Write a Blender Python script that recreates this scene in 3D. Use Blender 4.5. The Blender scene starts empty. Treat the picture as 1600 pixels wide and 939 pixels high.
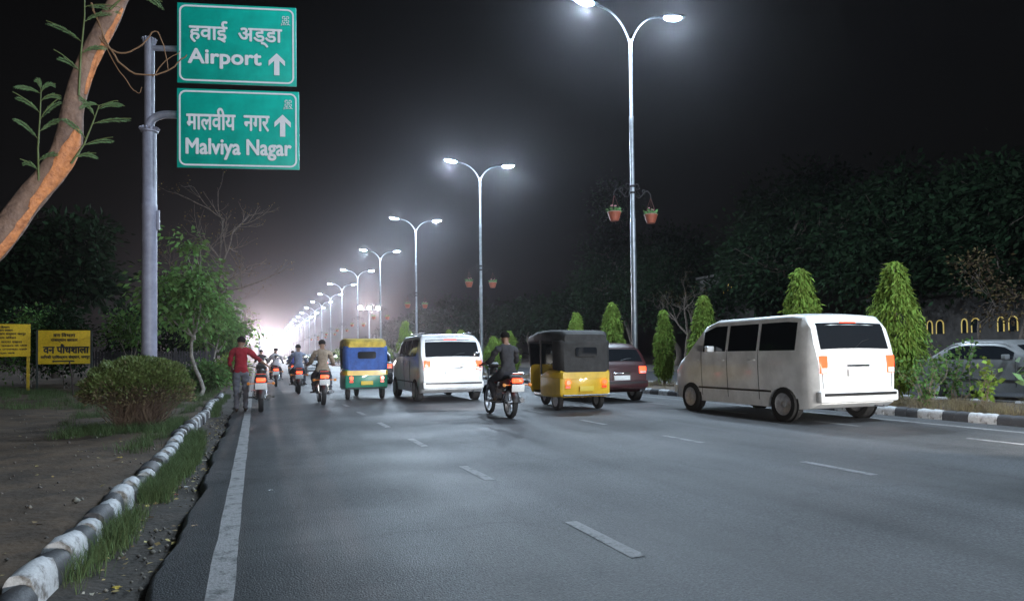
import bpy, bmesh, math, random
import numpy as np
from mathutils import Vector, Matrix, Euler
R = math.radians
PI = math.pi
S = bpy.context.scene
COL = S.collection
random.seed(7)

# ------------------------------------------------------------------ camera, sky, sun, exposure
cam_data = bpy.data.cameras.new('camera')
cam = bpy.data.objects.new('camera', cam_data); COL.objects.link(cam)
cam_data.sensor_width = 36.0
cam_data.lens = 36.0 * 1080 / 1600
cam_data.shift_y = 63.5 / 1600
cam_data.clip_start = 0.05
cam_data.clip_end = 3000
cam.matrix_world = (Matrix.Translation((0, 0, 1.2)) @ Matrix.Rotation(-math.atan(400 / 1080), 4, 'Z')
                    @ Matrix.Rotation(PI / 2 + math.atan(23.6 / 1080), 4, 'X') @ Matrix.Rotation(-0.011, 4, 'Z'))
S.camera = cam
world = bpy.data.worlds.new('World'); S.world = world; world.use_nodes = True
wn = world.node_tree.nodes; wl = world.node_tree.links
bg = wn['Background']
sky = wn.new('ShaderNodeTexSky'); sky.sky_type = 'NISHITA'; sky.sun_disc = False
sky.sun_elevation = R(35); sky.sun_rotation = R(200); sky.dust_density = 4.0
hsv = wn.new('ShaderNodeHueSaturation'); hsv.inputs['Saturation'].default_value = 0.12
wl.new(sky.outputs[0], hsv.inputs['Color']); wl.new(hsv.outputs[0], bg.inputs[0])
bg.inputs[1].default_value = 0.0008
sun_data = bpy.data.lights.new('moon', 'SUN'); sun_data.energy = 0.01; sun_data.angle = R(0.5)
sun = bpy.data.objects.new('moon', sun_data); COL.objects.link(sun)
sun.rotation_euler = (R(55), 0, R(-20)); sun.location = (0, -20, 60)
S.view_settings.view_transform = 'Standard'; S.view_settings.look = 'None'
S.view_settings.gamma = 1.0; S.view_settings.exposure = 0.0
S.view_settings.use_curve_mapping = False
S.render.engine = 'CYCLES'
S.cycles.use_denoising = True
S.cycles.max_bounces = 5; S.cycles.diffuse_bounces = 2; S.cycles.glossy_bounces = 2
S.cycles.transmission_bounces = 3; S.cycles.transparent_max_bounces = 6; S.cycles.volume_bounces = 0
S.cycles.use_light_tree = True
S.cycles.sample_clamp_indirect = 4.0
LAMP_W = 4300.0        # street lamp luminaire
LAMP_COL = (0.68, 0.84, 1.0)
HAZE = 0.00034

# ------------------------------------------------------------------ materials
MATS = {}
def mat(name, col, rough=0.6, var=0.0, scale=8.0, bump=0.0, bscale=40.0, metal=0.0, emit=0.0, ecol=None,
        island=0.0, trans=0.0, col2=None, coat=0.0, detail=6.0, spec=0.5):
    if name in MATS: return MATS[name]
    m = bpy.data.materials.new(name); m.use_nodes = True
    nt = m.node_tree; n = nt.nodes; l = nt.links
    p = n['Principled BSDF']
    p.inputs['Roughness'].default_value = rough
    p.inputs['Metallic'].default_value = metal
    p.inputs['Specular IOR Level'].default_value = spec
    if coat: p.inputs['Coat Weight'].default_value = coat; p.inputs['Coat Roughness'].default_value = 0.08
    c4 = (*col, 1)
    p.inputs['Base Color'].default_value = c4
    tc = n.new('ShaderNodeTexCoord')
    if var > 0 or col2:
        nz = n.new('ShaderNodeTexNoise'); nz.inputs['Scale'].default_value = scale
        nz.inputs['Detail'].default_value = detail; nz.inputs['Roughness'].default_value = 0.65
        l.new(tc.outputs['Object'], nz.inputs['Vector'])
        mx = n.new('ShaderNodeMix'); mx.data_type = 'RGBA'
        c2 = col2 if col2 else tuple(x * (1 - var) for x in col)
        c1 = col if col2 else tuple(min(1, x * (1 + var * 0.6)) for x in col)
        mx.inputs[6].default_value = (*c1, 1); mx.inputs[7].default_value = (*c2, 1)
        rmp = n.new('ShaderNodeMapRange'); rmp.inputs[1].default_value = 0.35; rmp.inputs[2].default_value = 0.65
        l.new(nz.outputs['Fac'], rmp.inputs[0]); l.new(rmp.outputs[0], mx.inputs[0])
        l.new(mx.outputs[2], p.inputs['Base Color'])
        last = mx.outputs[2]
    else: last = None
    if island > 0:
        g = n.new('ShaderNodeNewGeometry'); hs = n.new('ShaderNodeHueSaturation')
        mr = n.new('ShaderNodeMapRange'); mr.inputs[3].default_value = 1 - island; mr.inputs[4].default_value = 1 + island
        l.new(g.outputs['Random Per Island'], mr.inputs[0]); l.new(mr.outputs[0], hs.inputs['Value'])
        mh = n.new('ShaderNodeMapRange'); mh.inputs[3].default_value = 0.5 - island * 0.05; mh.inputs[4].default_value = 0.5 + island * 0.05
        l.new(g.outputs['Random Per Island'], mh.inputs[0]); l.new(mh.outputs[0], hs.inputs['Hue'])
        if last: l.new(last, hs.inputs['Color'])
        else: hs.inputs['Color'].default_value = c4
        l.new(hs.outputs[0], p.inputs['Base Color']); last = hs.outputs[0]
    if bump > 0:
        b = n.new('ShaderNodeTexNoise'); b.inputs['Scale'].default_value = bscale; b.inputs['Detail'].default_value = 8
        l.new(tc.outputs['Object'], b.inputs['Vector'])
        bp = n.new('ShaderNodeBump'); bp.inputs['Strength'].default_value = bump; bp.inputs['Distance'].default_value = 0.02
        l.new(b.outputs['Fac'], bp.inputs['Height']); l.new(bp.outputs[0], p.inputs['Normal'])
    if trans > 0:
        t = n.new('ShaderNodeBsdfTranslucent'); ms = n.new('ShaderNodeMixShader'); ms.inputs[0].default_value = trans
        if last: l.new(last, t.inputs[0])
        else: t.inputs[0].default_value = c4
        l.new(p.outputs[0], ms.inputs[1]); l.new(t.outputs[0], ms.inputs[2])
        l.new(ms.outputs[0], n['Material Output'].inputs[0])
    if emit > 0:
        p.inputs['Emission Color'].default_value = (*(ecol or col), 1); p.inputs['Emission Strength'].default_value = emit
    MATS[name] = m
    return m

def worn(name, paint, base, thr=0.5, scale=9.0, rough=0.7, soft=0.12):
    """paint that has chipped away to what is under it"""
    if name in MATS: return MATS[name]
    m = mat(name, paint, rough, bump=0.25, bscale=60)
    n = m.node_tree.nodes; l = m.node_tree.links; p = n['Principled BSDF']
    tc = n.new('ShaderNodeTexCoord'); a = n.new('ShaderNodeTexNoise'); a.inputs['Scale'].default_value = scale; a.inputs['Detail'].default_value = 9
    a.inputs['Roughness'].default_value = 0.7
    l.new(tc.outputs['Object'], a.inputs['Vector'])
    r = n.new('ShaderNodeMapRange'); r.inputs[1].default_value = thr; r.inputs[2].default_value = thr + soft
    l.new(a.outputs['Fac'], r.inputs[0])
    mx = n.new('ShaderNodeMix'); mx.data_type = 'RGBA'; mx.inputs[6].default_value = (*paint, 1); mx.inputs[7].default_value = (*base, 1)
    l.new(r.outputs[0], mx.inputs[0])
    b = n.new('ShaderNodeTexNoise'); b.inputs['Scale'].default_value = scale * 5; b.inputs['Detail'].default_value = 4
    l.new(tc.outputs['Object'], b.inputs['Vector'])
    m2 = n.new('ShaderNodeMix'); m2.data_type = 'RGBA'; m2.blend_type = 'MULTIPLY'; m2.inputs[0].default_value = 0.6
    l.new(mx.outputs[2], m2.inputs[6]); l.new(b.outputs['Color'], m2.inputs[7])
    gm = n.new('ShaderNodeHueSaturation'); gm.inputs['Saturation'].default_value = 0.0; gm.inputs['Value'].default_value = 2.0
    l.new(b.outputs['Color'], gm.inputs['Color']); l.new(gm.outputs[0], m2.inputs[7])
    l.new(m2.outputs[2], p.inputs['Base Color'])
    return m

# ------------------------------------------------------------------ mesh helpers
class MB:
    def __init__(s): s.v = []; s.f = []
    def add(s, vs, fs):
        o = len(s.v); s.v += [tuple(v) for v in vs]; s.f += [tuple(i + o for i in f) for f in fs]; return s
    def box(s, c, d, rot=None, taper=1.0):
        x, y, z = d[0] / 2, d[1] / 2, d[2] / 2
        vs = [Vector((sx * x * (taper if sz > 0 else 1), sy * y * (taper if sz > 0 else 1), sz * z)) for sz in (-1, 1) for sy in (-1, 1) for sx in (-1, 1)]
        if rot: vs = [Euler(rot).to_matrix() @ v for v in vs]
        c = Vector(c)
        return s.add([v + c for v in vs], [(0, 2, 3, 1), (4, 5, 7, 6), (0, 1, 5, 4), (2, 6, 7, 3), (0, 4, 6, 2), (1, 3, 7, 5)])
    def tube(s, path, rad, seg=8, cap=True, flat=1.0):
        path = [Vector(p) for p in path]; n = len(path)
        if not hasattr(rad, '__len__'): rad = [rad] * n
        prev = None; rings = []
        for i, p in enumerate(path):
            t = (path[min(i + 1, n - 1)] - path[max(i - 1, 0)])
            if t.length < 1e-9: t = Vector((0, 0, 1))
            t.normalize()
            if prev is None:
                a = Vector((1, 0, 0)) if abs(t.x) < 0.9 else Vector((0, 1, 0))
                u = t.cross(a).normalized()
            else:
                u = prev - t * prev.dot(t)
                u = u.normalized() if u.length > 1e-6 else t.orthogonal().normalized()
            prev = u; w = t.cross(u)
            rings.append([p + (u * math.cos(2 * PI * k / seg) + w * math.sin(2 * PI * k / seg) * flat) * rad[i] for k in range(seg)])
        vs = [v for r in rings for v in r]; fs = []
        for i in range(n - 1):
            for k in range(seg):
                a = i * seg + k; b = i * seg + (k + 1) % seg
                fs.append((a, b, b + seg, a + seg))
        if cap:
            fs.append(tuple(range(seg - 1, -1, -1))); fs.append(tuple(range((n - 1) * seg, n * seg)))
        return s.add(vs, fs)
    def lathe(s, prof, c=(0, 0, 0), axis='z', seg=16):
        vs = []; n = len(prof)
        for r, h in prof:
            for k in range(seg):
                a = 2 * PI * k / seg; x, y = r * math.cos(a), r * math.sin(a)
                v = {'z': (x, y, h), 'x': (h, x, y), 'y': (y, h, x)}[axis]
                vs.append(Vector(v) + Vector(c))
        fs = []
        for i in range(n - 1):
            for k in range(seg):
                a = i * seg + k; b = i * seg + (k + 1) % seg
                fs.append((a, b, b + seg, a + seg))
        ring = tuple(prof[0]) == tuple(prof[-1])
        if prof[0][0] > 1e-6 and not ring: fs.append(tuple(range(seg - 1, -1, -1)))
        if prof[-1][0] > 1e-6 and not ring: fs.append(tuple(range((n - 1) * seg, n * seg)))
        return s.add(vs, fs)
    def prism(s, pts, d, plane='xz', off=0.0):
        """outline pts in a plane, thickness d along the third axis"""
        def P(a, b, t):
            return {'xz': (a, t, b), 'xy': (a, b, t), 'yz': (t, a, b)}[plane]
        n = len(pts)
        vs = [P(a, b, off) for a, b in pts] + [P(a, b, off + d) for a, b in pts]
        fs = [tuple(range(n)), tuple(range(2 * n - 1, n - 1, -1))]
        for i in range(n):
            j = (i + 1) % n; fs.append((i, i + n, j + n, j))
        return s.add(vs, fs)
    def xf(s, M):
        s.v = [tuple(M @ Vector(v)) for v in s.v]; return s
    def build(s, name, m, parent=None, smooth=35, bevel=0.0, recalc=True):
        me = bpy.data.meshes.new(name); me.from_pydata(s.v, [], s.f)
        if recalc or bevel:
            bm = bmesh.new(); bm.from_mesh(me)
            bmesh.ops.recalc_face_normals(bm, faces=bm.faces)
            if bevel:
                es = [e for e in bm.edges if len(e.link_faces) == 2 and e.calc_face_angle(0) > R(30)]
                bmesh.ops.bevel(bm, geom=es, offset=bevel, segments=2, affect='EDGES', profile=0.5, clamp_overlap=True)
            bm.to_mesh(me); bm.free()
        if smooth:
            me.shade_smooth(); me.set_sharp_from_angle(angle=R(smooth))
        return link(name, me, m, parent)

def link(name, me, m, parent=None):
    o = bpy.data.objects.new(name, me); COL.objects.link(o)
    if m is not None:
        for q in (m if isinstance(m, (list, tuple)) else [m]): me.materials.append(q)
    if parent is not None: o.parent = parent
    return o

def tag(o, label=None, cat=None, group=None, kind=None):
    if label: o['label'] = label
    if cat: o['category'] = cat
    if group: o['group'] = group
    if kind: o['kind'] = kind
    return o
def thing(name, label, cat, loc=(0, 0, 0), rz=0.0, group=None):
    o = bpy.data.objects.new(name, None); COL.objects.link(o)
    o.location = loc; o.rotation_euler = (0, 0, rz); o.empty_display_size = 0.2
    return tag(o, label, cat, group)
KIDS = {}
def copy_tree(o, parent=None):
    c = o.copy(); COL.objects.link(c)
    if parent is not None: c.parent = parent
    for ch in [q for q in bpy.data.objects if q.parent == o]: copy_tree(ch, c)
    return c
def struct(o): o['kind'] = 'structure'; return o

def raw_mesh(name, V, F, m, parent=None, smooth=False, mi=None):
    """fast numpy mesh: V (n,3), F (k,3) or (k,4)"""
    me = bpy.data.meshes.new(name)
    V = np.asarray(V, np.float32); F = np.asarray(F, np.int32); k = F.shape[1]
    me.vertices.add(len(V)); me.vertices.foreach_set('co', V.ravel())
    me.loops.add(F.size); me.loops.foreach_set('vertex_index', F.ravel())
    me.polygons.add(len(F))
    me.polygons.foreach_set('loop_start', np.arange(0, F.size, k, dtype=np.int32))
    me.polygons.foreach_set('loop_total', np.full(len(F), k, np.int32))
    if mi is not None: me.polygons.foreach_set('material_index', np.asarray(mi, np.int32))
    me.update(); me.validate()
    if smooth: me.shade_smooth()
    return link(name, me, m, parent)

def leaves(P, N, D, L, W, fold=0.25):
    """diamond leaves: base P, length dir D, normal N, arrays"""
    D = D / (np.linalg.norm(D, axis=1, keepdims=True) + 1e-9)
    Sx = np.cross(D, N); Sx /= (np.linalg.norm(Sx, axis=1, keepdims=True) + 1e-9)
    Nn = np.cross(Sx, D)
    L = np.asarray(L)[:, None]; W = np.asarray(W)[:, None]
    a = P; b = P + D * L * 0.45 + Sx * W + Nn * W * fold; c = P + D * L; d = P + D * L * 0.45 - Sx * W + Nn * W * fold
    V = np.stack([a, b, c, d], 1).reshape(-1, 3)
    F = np.arange(len(V), dtype=np.int32).reshape(-1, 4)
    return V, F

def blades(P, h, w, lean, rng):
    """grass: one bent blade per root, two quads->tri strip"""
    n = len(P); a = rng.uniform(0, 2 * PI, n)
    sx = np.stack([np.cos(a), np.sin(a), np.zeros(n)], 1)
    dr = np.stack([-np.sin(a), np.cos(a), np.zeros(n)], 1) * lean[:, None]
    up = np.array([0, 0, 1.0])
    b0 = P - sx * w[:, None]; b1 = P + sx * w[:, None]
    m = P + up * (h * 0.6)[:, None] + dr * 0.3
    m0 = m - sx * w[:, None] * 0.7; m1 = m + sx * w[:, None] * 0.7
    t = P + up * h[:, None] + dr
    V = np.stack([b0, b1, m1, m0, t], 1).reshape(-1, 3)
    i = np.arange(n)[:, None] * 5
    F = np.concatenate([i + [0, 1, 2], i + [0, 2, 3], i + [3, 2, 4]], 0)
    return V, F

ORD = ['first', 'second', 'third', 'fourth', 'fifth', 'sixth', 'seventh', 'eighth', 'ninth', 'tenth', 'eleventh', 'twelfth',
       'thirteenth', 'fourteenth', 'fifteenth', 'sixteenth', 'seventeenth', 'eighteenth', 'nineteenth', 'twentieth',
       'twenty-first', 'twenty-second', 'twenty-third', 'twenty-fourth', 'twenty-fifth', 'twenty-sixth']

# ------------------------------------------------------------------ common materials
ASPH = (0.043, 0.045, 0.049)
def road_mat():
    m = mat('asphalt', ASPH, 0.62, bump=0.6, bscale=90)
    n = m.node_tree.nodes; l = m.node_tree.links; p = n['Principled BSDF']
    tc = n.new('ShaderNodeTexCoord')
    mp = n.new('ShaderNodeMapping'); mp.inputs['Scale'].default_value = (1.6, 0.07, 1)
    l.new(tc.outputs['Object'], mp.inputs[0])
    a = n.new('ShaderNodeTexNoise'); a.inputs['Scale'].default_value = 1.0; a.inputs['Detail'].default_value = 5; l.new(mp.outputs[0], a.inputs[0])
    b = n.new('ShaderNodeTexNoise'); b.inputs['Scale'].default_value = 0.45; b.inputs['Detail'].default_value = 8; l.new(tc.outputs['Object'], b.inputs[0])
    c = n.new('ShaderNodeTexNoise'); c.inputs['Scale'].default_value = 55; c.inputs['Detail'].default_value = 3; l.new(tc.outputs['Object'], c.inputs[0])
    v = n.new('ShaderNodeTexVoronoi'); v.inputs['Scale'].default_value = 75; l.new(tc.outputs['Object'], v.inputs[0])
    cr = n.new('ShaderNodeTexVoronoi'); cr.feature = 'DISTANCE_TO_EDGE'; cr.inputs['Scale'].default_value = 0.55
    wp = n.new('ShaderNodeTexNoise'); wp.inputs['Scale'].default_value = 2.5; wp.inputs['Detail'].default_value = 6; l.new(tc.outputs['Object'], wp.inputs[0])
    wm = n.new('ShaderNodeMix'); wm.data_type = 'VECTOR'; wm.inputs[0].default_value = 0.35
    l.new(tc.outputs['Object'], wm.inputs[4]); l.new(wp.outputs['Color'], wm.inputs[5]); l.new(wm.outputs[1], cr.inputs[0])
    def math2(op, x, y=None, val=None):
        q = n.new('ShaderNodeMath'); q.operation = op; l.new(x, q.inputs[0])
        if y is not None: l.new(y, q.inputs[1])
        else: q.inputs[1].default_value = val
        return q.outputs[0]
    def rng(x, a0, a1, b0, b1):
        q = n.new('ShaderNodeMapRange'); q.inputs[1].default_value = a0; q.inputs[2].default_value = a1
        q.inputs[3].default_value = b0; q.inputs[4].default_value = b1; l.new(x, q.inputs[0]); return q.outputs[0]
    f = math2('MULTIPLY', rng(a.outputs['Fac'], .3, .7, .58, 1.4), rng(b.outputs['Fac'], .3, .7, .68, 1.3))
    f = math2('MULTIPLY', f, rng(c.outputs['Fac'], .3, .7, .6, 1.45))
    f = math2('MULTIPLY', f, rng(v.outputs['Color'], 0, 1, .5, 1.55))
    f = math2('MULTIPLY', f, rng(cr.outputs['Distance'], 0.0, 0.012, .72, 1.0))
    mx = n.new('ShaderNodeMix'); mx.data_type = 'RGBA'; mx.blend_type = 'MULTIPLY'; mx.inputs[0].default_value = 1
    mx.inputs[6].default_value = (*ASPH, 1); l.new(f, mx.inputs[7]); l.new(mx.outputs[2], p.inputs['Base Color'])
    l.new(rng(b.outputs['Fac'], .3, .7, .5, .75), p.inputs['Roughness'])
    return m
M_ROAD = road_mat()
M_LINE = worn('road_paint', (0.20, 0.20, 0.205), (0.075, 0.077, 0.08), 0.50, 7.0, 0.75)
M_SOIL = mat('soil', (0.100, 0.064, 0.038), 0.95, col2=(0.036, 0.023, 0.014), scale=1.6, bump=0.9, bscale=14)
M_GUT = mat('gutter_dirt', (0.058, 0.047, 0.038), 0.95, col2=(0.03, 0.026, 0.022), scale=3.5, bump=1.0, bscale=22)
M_WHITE_ST = worn('kerb_white', (0.36, 0.37, 0.385), (0.10, 0.09, 0.08), 0.50, 9.0)
M_BLACK_ST = worn('kerb_black', (0.034, 0.035, 0.040), (0.10, 0.095, 0.09), 0.56, 9.0)
M_STEEL = mat('galvanised_steel', (0.42, 0.44, 0.47), 0.42, var=0.25, scale=6, metal=0.75)
M_IRON = mat('wrought_iron', (0.03, 0.028, 0.028), 0.5, metal=0.6)
M_TERRA = mat('terracotta_plastic', (0.42, 0.11, 0.06), 0.5, var=0.2, scale=12)
M_BARK = mat('bark', (0.13, 0.10, 0.08), 0.9, var=0.5, scale=9, bump=0.8, bscale=30)
M_PALEBARK = mat('pale_bark', (0.30, 0.27, 0.24), 0.9, var=0.45, scale=12, bump=0.6, bscale=30)
M_LEAF = mat('leaf_green', (0.105, 0.19, 0.055), .85, spec=.12, island=0.45, trans=0.3)
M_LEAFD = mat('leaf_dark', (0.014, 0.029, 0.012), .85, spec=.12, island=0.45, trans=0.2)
M_LEAFY = mat('leaf_yellowgreen', (0.20, 0.29, 0.055), .85, spec=.12, island=0.4, trans=0.3)
M_LEAFO = mat('leaf_dry', (0.13, 0.09, 0.035), .85, spec=.12, island=0.5, trans=0.2)
M_SAPL = mat('leaf_sapling', (0.14, 0.24, 0.07), .85, spec=.12, island=0.45, trans=0.35)
M_GRASS = mat('grass_blade', (0.10, 0.14, 0.06), 0.85, spec=.15, island=0.5, trans=0.25)
M_DRYGR = mat('dry_grass', (0.19, 0.15, 0.085), 0.85, island=0.5, trans=0.2)
M_TYRE = mat('tyre_rubber', (0.018, 0.018, 0.019), 0.8, bump=0.3, bscale=80)
M_RIM = mat('alloy_rim', (0.42, 0.42, 0.44), 0.4, metal=0.35, var=.3, scale=12)
M_CHROME = mat('chrome', (0.7, 0.7, 0.72), 0.15, metal=1.0)
M_BLK = mat('black_plastic', (0.016, 0.016, 0.017), 0.45)
M_GLASS = mat('dark_glass', (0.012, 0.014, 0.017), 0.06, spec=0.8)
M_TAIL = mat('tail_lamp_lit', (0.6, 0.02, 0.01), 0.2, emit=3.6, ecol=(1.0, 0.085, 0.03))
M_REDDIM = mat('red_dim_glow', (0.45, 0.015, 0.01), 0.2, emit=1.2, ecol=(1.0, 0.06, 0.02))  # faint own glow, on the oncoming car's tail lamps and the rickshaw reflectors
M_AMBER = mat('amber_lamp_lit', (0.7, 0.25, 0.02), 0.2, emit=4.0, ecol=(1.0, 0.36, 0.05))
M_HEADL = mat('headlamp_lit', (0.9, 0.9, 0.9), 0.2, emit=30.0, ecol=(0.95, 0.97, 1.0))
M_PLATE = mat('number_plate', (0.75, 0.75, 0.74), 0.5, var=0.1, scale=30)
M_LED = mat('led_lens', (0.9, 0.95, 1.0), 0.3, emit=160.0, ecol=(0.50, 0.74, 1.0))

# ------------------------------------------------------------------ ground, roads, kerbs
gm = MB(); gm.add([(-900, -300, -.14), (900, -300, -.14), (900, 1500, -.14), (-900, 1500, -.14)], [(0, 1, 2, 3)])
struct(gm.build('ground', mat('far_soil', (0.05, 0.042, 0.034), 0.95, var=0.4, scale=0.3), smooth=0))

def fbm(x, y, seed=0):
    return (np.sin(x * 1.7 + seed) * np.cos(y * 1.3 - seed) + 0.5 * np.sin(x * 4.1 + y * 2.3 + seed * 2) + 0.3 * np.sin(x * 9.3 - y * 7.7 + seed)
            + 0.2 * np.sin(x * 19 + y * 23))
def sheet(name, xs, ys, zf, m, parent=None):
    X, Y = np.meshgrid(np.asarray(xs, float), np.asarray(ys, float)); Z = zf(X, Y)
    V = np.stack([X, Y, Z], -1).reshape(-1, 3); nx = len(xs); ny = len(ys)
    i = (np.arange(ny - 1)[:, None] * nx + np.arange(nx - 1)[None]).ravel()
    F = np.stack([i, i + 1, i + 1 + nx, i + nx], 1)
    return raw_mesh(name, V, F, m, parent, smooth=True)
ys_near = np.concatenate([np.arange(-6, 30, 0.12), np.arange(30, 90, 1.0), np.arange(90, 700, 20)])
# carriageway with a crumbling left edge
rng0 = np.random.default_rng(3)
jag = -0.50 + 0.022 * np.sin(ys_near * 1.1) + 0.018 * np.sin(ys_near * 3.7 + 1) + rng0.normal(0, 0.007, len(ys_near))
V = []; F = []
for y, j in zip(ys_near, jag):
    V += [(j - 0.05, y, -0.17), (j - 0.01, y, -0.03), (j + 0.02, y, 0.0), (2.5, y, 0.0), (6.0, y, 0.0), (11.28, y, 0.0)]
for i in range(len(ys_near) - 1):
    for k in range(5):
        a = i * 6 + k; F.append((a, a + 1, a + 7, a + 6))
road = struct(raw_mesh('road', V, F, M_ROAD))
verge_z = lambda X, Y: 0.045 + 0.016 * fbm(X, Y) + 0.30 * np.clip((-X - 2.4) / 4, 0, 1) * np.clip((Y - 12) / 10, 0, 1) + 0.01 * np.sin(X * 31 + Y * 27)
vx = np.concatenate([np.arange(-60, -10, 5), np.arange(-10, -4, 0.5), np.arange(-4, -1.08, 0.09), [-1.06]])
struct(sheet('verge', vx, ys_near, verge_z, M_SOIL))
struct(sheet('gutter', np.arange(-1.14, -0.38, 0.06), ys_near, lambda X, Y: -0.085 + 0.012 * fbm(X * 2, Y * 2, 1) + 0.004 * np.sin(Y * 41 + X * 50)
             + 0.05 * np.clip((-0.8 - X) / 0.3, 0, 1), M_GUT))
mx_ = np.concatenate([[11.44], np.arange(11.6, 14.7, 0.3), [14.74]])
struct(sheet('median', mx_, ys_near[::2], lambda X, Y: 0.11 + 0.02 * fbm(X, Y, 3) + 0.03 * np.sin((X - 11.4) / 3.3 * PI),
             mat('median_soil', (0.12, 0.085, 0.06), 0.95, col2=(0.06, 0.045, 0.032), scale=3, bump=0.8, bscale=18)))
o = MB(); o.add([(14.9, -40, 0.0), (26.5, -40, 0), (26.5, 700, 0), (14.9, 700, 0)], [(0, 1, 2, 3)])
struct(o.build('opposite_road', M_ROAD, smooth=0))
o = MB(); o.box((33, 330, 0.0), (12.8, 740, 0.24)); struct(o.build('far_footpath', mat('far_path', (0.09, 0.08, 0.07), 0.9, var=0.3, scale=1), smooth=0))

# painted lines (children of the road)
def strip(name, x, w, y0, y1, parent, z=0.004, step=0.5, m=M_LINE, seed=0):
    n = max(2, int((y1 - y0) / step)); yy = np.linspace(y0, y1, n)
    r = np.random.default_rng(int(abs(x) * 100 + abs(y0) * 10) + seed)
    V = []; F = []
    for y in yy:
        V += [(x - w / 2 + r.normal(0, .003), y, z), (x + w / 2 + r.normal(0, .003), y, z)]
    for i in range(n - 1): F.append((i * 2, i * 2 + 1, i * 2 + 3, i * 2 + 2))
    return raw_mesh(name, V, F, m, parent)
strip('edge_line', -0.18, 0.135, -4, 160, road, step=0.3)
strip('edge_line', 10.52, 0.12, -4, 200, road, step=0.5)
for xl, ph in ((2.13, 0.85), (5.67, -0.4), (9.2, 0.3)):
    for k in range(26):
        y0 = ph + 2.77 * k
        strip('lane_dash', xl, 0.10, y0, y0 + 0.95, road, step=0.2)

# kerb stones
def stone_mesh(name, L, w, h, seed):
    r = random.Random(seed)
    pr = []
    for k in range(9):
        a = PI * k / 8
        pr.append((-math.cos(a) * w / 2 * (1 if 0 < k < 8 else 1.02), h * (0.55 + 0.45 * math.sin(a)) if 0 < k < 8 else h * 0.45))
    pr = [(-w / 2 * 1.05, -0.12)] + pr + [(w / 2 * 1.05, -0.12)]
    n = len(pr); b = MB(); vs = []
    ny = 5
    for j in range(ny):
        t = j / (ny - 1) - 0.5; e = 0.95 if j in (0, ny - 1) else 1.0
        for x, z in pr:
            vs.append((x * e + r.uniform(-.006, .006), t * L * 0.985 + r.uniform(-.003, .003), (z * e if z > 0 else z) + r.uniform(-.006, .006)))
    fs = []
    for j in range(ny - 1):
        for k in range(n - 1): a = j * n + k; fs.append((a, a + 1, a + n + 1, a + n))
    fs.append(tuple(range(n))); fs.append(tuple(range(ny * n - 1, (ny - 1) * n - 1, -1)))
    b.add(vs, fs)
    me = bpy.data.meshes.new(name); me.from_pydata(b.v, [], b.f)
    bm = bmesh.new(); bm.from_mesh(me); bmesh.ops.recalc_face_normals(bm, faces=bm.faces); bm.to_mesh(me); bm.free()
    me.shade_smooth(); me.set_sharp_from_angle(angle=R(75))
    return me
def kerb_row(root, x, y0, y1, L, w, h, run, zs, seed, wob=0.02):
    r = random.Random(seed)
    sets = {c: [stone_mesh('kerb_stone', L, w, h, seed + i + c * 10) for i in range(4)] for c in (0, 1)}
    for me in sets[0]: me.materials.append(M_WHITE_ST)
    for me in sets[1]: me.materials.append(M_BLACK_ST)
    y = y0; k = 0; c = 0; left = run
    while y < y1:
        sc = r.uniform(0.6, 1.35) if run == 1 else 1.0
        o = bpy.data.objects.new('kerb_stone', sets[c][r.randrange(4)]); COL.objects.link(o); o.parent = root
        o.location = (x + wob * math.sin(y * 0.9) + r.uniform(-wob, wob) * 0.5, y + L * sc / 2, zs + r.uniform(-0.5, 0.5) * wob)
        o.rotation_euler = (r.uniform(-1, 1) * wob * 1.5, r.uniform(-1, 1) * wob * 2, r.uniform(-1, 1) * wob * 2); o.scale = (r.uniform(.9, 1.12), sc, r.uniform(.75, 1.1)) if run == 1 else (1, sc, 1)
        y += L * sc; left -= 1
        if left == 0:
            c = 1 - c; left = run if run > 1 else 1
kl = struct(thing('roadside_kerb', None, None)); tag(kl, 'black and white painted kerb stones along the left verge')
kerb_row(kl, -1.07, 2.2, 24, 0.30, 0.16, 0.16, 1, -0.03, 11, 0.034)
kr = struct(thing('median_kerb', None, None)); tag(kr, 'black and white striped kerb along the planted median')
kerb_row(kr, 11.37, 4.0, 48, 0.24, 0.16, 0.17, 2, 0.0, 31, 0.005)
def stripe_mat():
    m = mat('striped_kerb_paint', (0.42, 0.42, 0.43), 0.7)
    n = m.node_tree.nodes; l = m.node_tree.links
    tc = n.new('ShaderNodeTexCoord'); sp = n.new('ShaderNodeSeparateXYZ'); l.new(tc.outputs['Object'], sp.inputs[0])
    md = n.new('ShaderNodeMath'); md.operation = 'PINGPONG'; md.inputs[1].default_value = 0.48; l.new(sp.outputs[1], md.inputs[0])
    gt = n.new('ShaderNodeMath'); gt.operation = 'GREATER_THAN'; gt.inputs[1].default_value = 0.24; l.new(md.outputs[0], gt.inputs[0])
    mx = n.new('ShaderNodeMix'); mx.data_type = 'RGBA'; mx.inputs[6].default_value = (.42, .42, .43, 1); mx.inputs[7].default_value = (.045, .045, .05, 1)
    l.new(gt.outputs[0], mx.inputs[0]); l.new(mx.outputs[2], n['Principled BSDF'].inputs['Base Color'])
    return m
b = MB(); b.box((11.37, 374, 0.02), (0.16, 650, 0.27)); b.build('kerb_run', stripe_mat(), kr, bevel=0.03)
b = MB(); b.box((14.82, 320, 0.02), (0.16, 700, 0.27)); struct(b.build('far_median_kerb', stripe_mat(), bevel=0.03))

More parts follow.
